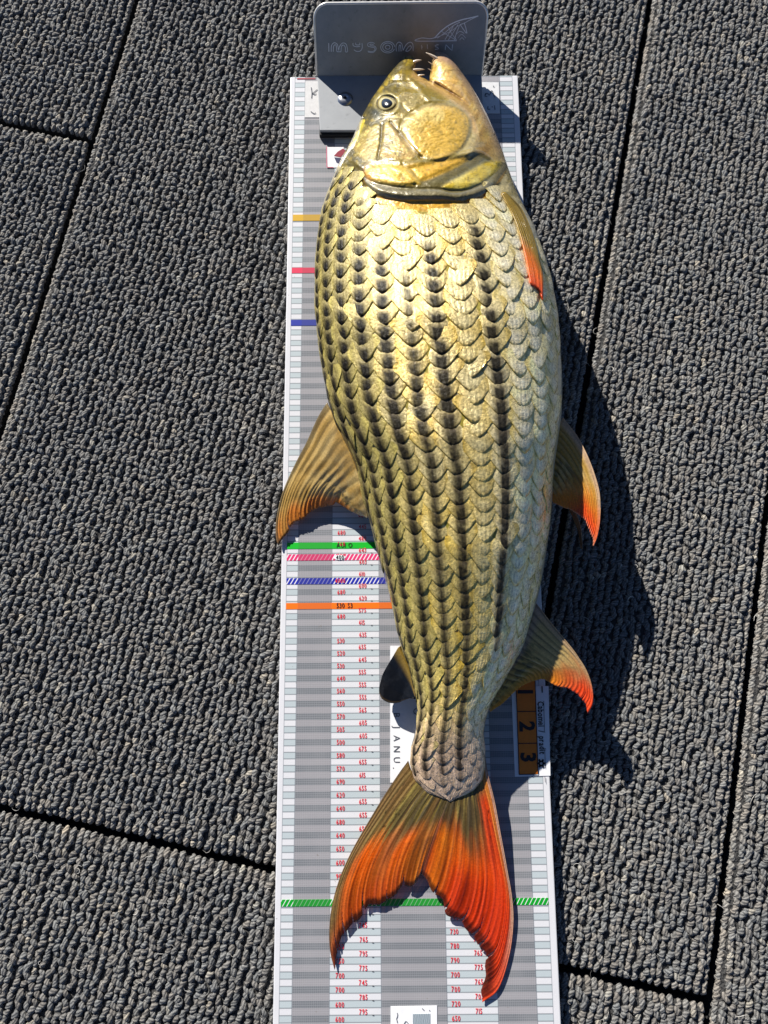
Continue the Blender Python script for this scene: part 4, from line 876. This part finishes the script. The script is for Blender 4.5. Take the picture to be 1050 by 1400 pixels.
fin('tail_fin', OUT1, MID, [(558, 1040), (564, 1056), (578, 1074), (598, 1086), (614, 1088)], MAR1, [.0165, .0085, .003, .0022], [.0166, .014, .006], [.0165, .0168, .0168, .0166], [.0022, .0027, .005], caud(0), 12, ns=230, ntt=64, ragged=4.2, slits=((.13, .86, 5), (.26, .88, 5), (.36, .91, 4), (.47, .84, 6), (.66, .92, 4), (.83, .90, 5)), seed=3, thin=.42, ridge=.0003)['label'] = 'upper tail lobe, olive shading to orange'
OUT2 = [(663, 1030), (667, 1057), (676, 1094), (684, 1137), (693, 1186), (700, 1229), (701.5, 1264), (695.7, 1308), (681, 1352), TIP2]
MAR2 = [TIP2, (661.5, 1343), (664.5, 1318), (663, 1301), (653, 1287), (641, 1274), (630, 1260), (614, 1248.5), (601, 1229), (588, 1211), FORK]
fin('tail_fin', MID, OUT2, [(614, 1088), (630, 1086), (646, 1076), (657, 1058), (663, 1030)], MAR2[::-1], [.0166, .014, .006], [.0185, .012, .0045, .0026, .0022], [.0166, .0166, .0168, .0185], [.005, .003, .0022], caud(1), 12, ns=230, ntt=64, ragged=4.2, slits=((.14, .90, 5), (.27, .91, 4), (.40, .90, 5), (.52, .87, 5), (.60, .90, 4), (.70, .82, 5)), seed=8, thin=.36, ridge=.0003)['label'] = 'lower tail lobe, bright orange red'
# dorsal fin
def dors(S, T, rid, X, Y):
    n1 = fbm(S * 9, T * 4, 61); n2 = fbm(S * 40, T * 10, 62)
    c = np.zeros(S.shape + (3,)) + np.array((.46, .28, .07)); c = mixc(c, (.60, .42, .15), sm(n1, .4, .7)); c = mixc(c, (.15, .11, .05), sm(S, .72, 1) * .75); c = mixc(c, (.10, .08, .04), sm(S, .45, .7) * sm(n2, .5, .62) * sm(T, .35, .55) * .8)
    c = mixc(c, (.68, .23, .03), sm(T + .25 * (n1 - .5), .70, .92) * sm(S, .95, .75)); c = mixc(c, (.12, .095, .05), sm(S, .075, .0) * .85); c = mixc(c, (.42, .26, .06), np.exp(-((S - .13) / .06) ** 2) * .6)
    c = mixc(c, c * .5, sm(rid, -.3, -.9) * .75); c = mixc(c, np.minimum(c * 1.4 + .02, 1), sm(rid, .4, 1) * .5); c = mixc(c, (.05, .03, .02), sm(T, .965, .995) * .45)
    return c
DL = Q6([(515, 70), (430, 210), (330, 430), (230, 620), (130, 840), (80, 1000), (50, 1180), (55, 1320), (75, 1372)], 370, 540, 6.664); DE = Q6([(75, 1372), (120, 1290), (160, 1232), (200, 1182), (300, 1110), (360, 1060), (430, 1012), (470, 1015), (560, 988), (590, 962), (640, 1000), (720, 1045), (800, 1080), (862, 1112)], 370, 540, 6.664)
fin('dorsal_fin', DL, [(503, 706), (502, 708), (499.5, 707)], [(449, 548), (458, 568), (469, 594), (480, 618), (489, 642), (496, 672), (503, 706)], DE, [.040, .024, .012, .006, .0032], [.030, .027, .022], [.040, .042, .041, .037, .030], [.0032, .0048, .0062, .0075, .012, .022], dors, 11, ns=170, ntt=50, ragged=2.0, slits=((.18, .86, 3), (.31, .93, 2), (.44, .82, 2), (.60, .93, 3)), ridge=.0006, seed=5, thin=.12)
# pelvic fin, and the tip of its pair below it
def pelv(S, T, rid, X, Y):
    n1 = fbm(S * 8, T * 4, 71); n2 = fbm(S * 30, T * 8, 72)
    c = np.zeros(S.shape + (3,)) + np.array((.56, .34, .07)); c = mixc(c, (.66, .48, .20), sm(n1, .45, .7) * .6); c = mixc(c, (.10, .085, .03), sm(n2, .55, .68) * sm(T, .7, .4) * sm(S, .25, .5) * .7)
    c = mixc(c, (.74, .27, .02), sm(T + .3 * S - .1 + .3 * (n2 - .5), .35, .85)); c = mixc(c, (.82, .09, .012), sm(T + .35 * (n1 - .5), .58, 1.0) * sm(S, .85, .5)); c = mixc(c, (.62, .42, .26), sm(S, .15, .04) * sm(T, .98, .6)); c = mixc(c, (.74, .16, .05), sm(S, .15, .04) * sm(T, .7, 1))
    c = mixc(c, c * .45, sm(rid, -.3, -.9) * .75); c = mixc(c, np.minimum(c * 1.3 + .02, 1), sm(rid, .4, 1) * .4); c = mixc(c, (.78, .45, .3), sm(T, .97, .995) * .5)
    return c
PL = Q6([(150, 355), (240, 470), (310, 600), (365, 740), (400, 880), (402, 1050), (380, 1170), (355, 1232)], 740, 500, 5); PE = Q6([(355, 1232), (350, 1170), (320, 1100), (290, 1045), (260, 1020), (210, 992), (150, 966), (85, 936)], 740, 500, 5)
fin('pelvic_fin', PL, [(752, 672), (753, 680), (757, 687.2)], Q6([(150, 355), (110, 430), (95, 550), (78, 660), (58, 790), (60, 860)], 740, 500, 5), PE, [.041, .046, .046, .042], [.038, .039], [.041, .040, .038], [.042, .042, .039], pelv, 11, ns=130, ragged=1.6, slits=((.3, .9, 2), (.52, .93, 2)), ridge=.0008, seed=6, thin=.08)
PF2 = Q6([(205, 975), (235, 1010), (262, 1080), (276, 1160), (280, 1252)], 740, 500, 5); PF2b = Q6([(205, 975), (222, 1030), (245, 1100), (264, 1170), (280, 1252)], 740, 500, 5)
fin('pelvic_fin', PF2, Q6([(150, 930), (190, 985), (225, 1060), (258, 1150), (274, 1250)], 740, 500, 5), Q6([(205, 975), (180, 950), (150, 930)], 740, 500, 5), Q6([(280, 1252), (277, 1252), (274, 1250)], 740, 500, 5), [.025, .020, .016], [.025, .020, .016], [.025, .025], [.016, .016], lambda S, T, rid, X, Y: np.zeros(S.shape + (3,)) + np.array((.22, .10, .03)), 4, ns=20, ntt=30, ragged=0, seed=2)['label'] = 'thin brown tip of the far pelvic fin'
# anal fin
def anal(S, T, rid, X, Y):
    n1 = fbm(S * 9, T * 4, 81); n2 = fbm(S * 36, T * 8, 82)
    c = np.zeros(S.shape + (3,)) + np.array((.58, .42, .16)); c = mixc(c, (.46, .29, .045), sm(S, .3, .6) * .8); c = mixc(c, (.10, .09, .03), sm(n2, .52, .66) * sm(T, .85, .4) * sm(S, .2, .4) * .7)
    c = mixc(c, (.74, .32, .02), sm(T + .3 * (n1 - .5), .45, .9) * sm(S, .15, .4)); c = mixc(c, (.80, .07, .012), sm(T + .35 * (n1 - .5), .48, .9) * sm(S, .55, .18)); c = mixc(c, (.55, .37, .20), sm(S, .13, .03) * sm(T, .95, .5)); c = mixc(c, (.40, .29, .26), sm(T, .14, .02) * .7)
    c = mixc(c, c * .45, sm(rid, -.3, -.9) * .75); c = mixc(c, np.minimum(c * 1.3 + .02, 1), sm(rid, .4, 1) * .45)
    return c
AL = Q6([(296, 180), (370, 280), (460, 390), (530, 480), (580, 570), (606, 660), (606, 735), (580, 788)], 660, 780, 4.038); AE = Q6([(580, 788), (560, 730), (520, 680), (480, 650), (400, 630), (330, 600), (240, 622), (180, 660), (110, 730), (42, 778)], 660, 780, 4.038)
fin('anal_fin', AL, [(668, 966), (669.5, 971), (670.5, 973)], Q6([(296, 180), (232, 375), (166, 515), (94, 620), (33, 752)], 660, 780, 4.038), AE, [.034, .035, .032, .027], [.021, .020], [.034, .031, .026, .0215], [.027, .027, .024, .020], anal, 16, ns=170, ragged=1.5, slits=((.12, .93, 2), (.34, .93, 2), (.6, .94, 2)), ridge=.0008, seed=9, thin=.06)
# pectoral fin folded along the flank
def pect(S, T, rid, X, Y):
    n1 = fbm(S * 8, T * 5, 91)
    c = np.zeros(S.shape + (3,)) + np.array((.34, .22, .03)); c = mixc(c, (.10, .075, .015), np.exp(-((S - .22) / .12) ** 2) * sm(T, .75, .5) * .8); c = mixc(c, (.44, .30, .08), sm(n1, .5, .7) * .5)
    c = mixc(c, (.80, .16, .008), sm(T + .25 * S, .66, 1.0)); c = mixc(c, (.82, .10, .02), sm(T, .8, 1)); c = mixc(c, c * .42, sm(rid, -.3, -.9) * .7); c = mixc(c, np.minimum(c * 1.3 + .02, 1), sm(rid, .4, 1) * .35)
    return c
def body_z(px, py):
    a, b = xl(py), xr(py); u = np.clip((px - (a + b) / 2) / ((b - a) / 2), -.985, .985); return zc(py) + zt(py) * prof(u, py)
fin('pectoral_fin', Q6([(150, 490), (195, 530), (255, 605), (312, 740), (352, 880), (382, 1020), (382, 1168)], 660, 160, 4.667), Q6([(120, 485), (150, 545), (190, 620), (235, 740), (275, 900), (296, 1010), (306, 1065)], 660, 160, 4.667), Q6([(150, 490), (140, 482), (120, 485)], 660, 160, 4.667), Q6([(382, 1168), (366, 1120), (345, 1085), (330, 1082), (306, 1065)], 660, 160, 4.667), [.0012, .0022, .003, .0032], [.0012, .0018, .002], [.0012, .0012], [.0032, .002], pect, 8, ns=80, ragged=1.2, ridge=.0009, seed=4, thick=.0012, zadd=body_z, slits=((.45, .93, 2),))
# adipose fin
def adip(S, T, rid, X, Y):
    n1 = fbm(X / 9, Y / 9, 95); c = np.zeros(S.shape + (3,)) + np.array((.005, .005, .0055)); c = mixc(c, (.013, .013, .014), sm(n1, .45, .7)); c = mixc(c, (.30, .19, .035), sm(T, .22, .03)); c = mixc(c, (.15, .09, .03), sm(T, .93, 1) * .6); return c
fin('adipose_fin', [(546, 884), (538, 898), (530, 911), (524, 923), (519.5, 938), (519.5, 948)], [(570, 951), (568.5, 952), (566, 951.5)], [(546, 884), (556, 903), (565, 928), (570, 951)], [(519.5, 948), (525.6, 957), (538, 960.6), (551, 957.5), (566, 951.5)], [.026, .018, .0125, .011], [.022, .020], [.026, .025, .023], [.011, .0115, .014, .020], adip, 3, ns=70, ntt=30, ragged=0, ridge=.0001, thick=.004, seed=2)

# -- eye
M_EYE = NT('eye_gold'); M_EYE = M_EYE.done(M_EYE.bsdf(M_EYE.attr('Col').outputs['Color'], .16, .15, coat=1.0, coat_rough=.03))
ez = float(body_z(*EYE)) + .0006
def dome(name, rx, ry, hgt, colour, parent=None, dx=0, dy=0, z0=0.0):
    rr_ = np.linspace(0, 1, 14); aa = np.linspace(0, 2 * np.pi, 40, endpoint=False); R2, A2 = np.meshgrid(rr_, aa, indexing='ij')
    X_ = EYE[0] + dx + rx * R2 * np.cos(A2); Y_ = EYE[1] + dy + ry * R2 * np.sin(A2) * (1 - .22 * np.cos(A2) * R2); tilt_ = (X_ - EYE[0]) * .00022 - (EYE[1] - Y_) * .00010
    W = at(X_, Y_, ez + z0 + tilt_ + hgt * np.sqrt(np.clip(1 - R2 ** 2, 0, 1))); c = colour(R2, A2)
    F = [(i * 40 + j, i * 40 + (j + 1) % 40, (i + 1) * 40 + (j + 1) % 40, (i + 1) * 40 + j) for i in range(13) for j in range(40)]
    F = np.array(F)[:, ::-1]; return fpart(mesh_np(name, W.reshape(-1, 3), F, M_EYE, col=c.reshape(-1, 3)), parent)
def iris(R2, A2):
    c = np.zeros(R2.shape + (3,)) + np.array((.46, .37, .13)); c = mixc(c, (.18, .14, .05), sm(R2, .9, 1.0)); c = mixc(c, (.40, .30, .08), np.exp(-((R2 - .82) / .07) ** 2)); c = mixc(c, (.66, .57, .30), np.exp(-((R2 - .74) / .07) ** 2)); return c
eye = dome('eye', 12.5, 10.2, .0026, iris)
dome('pupil', 8.2, 6.9, .0018, lambda R2, A2: mixc(np.zeros(R2.shape + (3,)) + np.array((.006, .007, .009)), (.25, .22, .14), sm(R2, .9, 1)), eye, dx=.3, dy=-.2, z0=.0014)
# -- teeth
M_TOOTH = flat_mat('tooth_enamel', (.72, .60, .47), .25, .08, 0, .5)
def tooth(base, tip, r, z0, z1):
    a, b = at(*base, z0), at(*tip, z1); d = b - a; d_ = d / np.linalg.norm(d); e1 = np.cross(d_, (0, 0, 1)); e1 /= np.linalg.norm(e1); e2 = np.cross(d_, e1); V, F = [], []
    for k, (t, q) in enumerate(((-.25, 1.0), (.1, 1), (.5, .72), (.8, .36), (1.0, .06))):
        for j in range(10):
            an = j / 10 * 2 * math.pi; V.append(a + d * t + (e1 * math.cos(an) + e2 * math.sin(an)) * r * q + np.array([0, 0, .0006 * math.sin(t * 2)]))
    for k in range(4):
        for j in range(10): F.append((k * 10 + j, k * 10 + (j + 1) % 10, (k + 1) * 10 + (j + 1) % 10, (k + 1) * 10 + j))
    F.append(tuple(range(40, 50))); fpart(mesh_np('tooth', V, F, M_TOOTH))
for bs, tp, r in [(b_, t_, r_ * .7) for b_, t_, r_ in (((567.5, 84), (576.5, 82.8), .0016), ((568, 95.5), (580.5, 95.6), .0015), ((573, 103.2), (581, 103), .0010), ((594.5, 78.5), (582, 72.6), .0017), ((590.5, 88), (585, 85), .0007), ((590, 97), (585, 94.5), .0007))]:
    tooth(bs, tp, r, .036, .037)
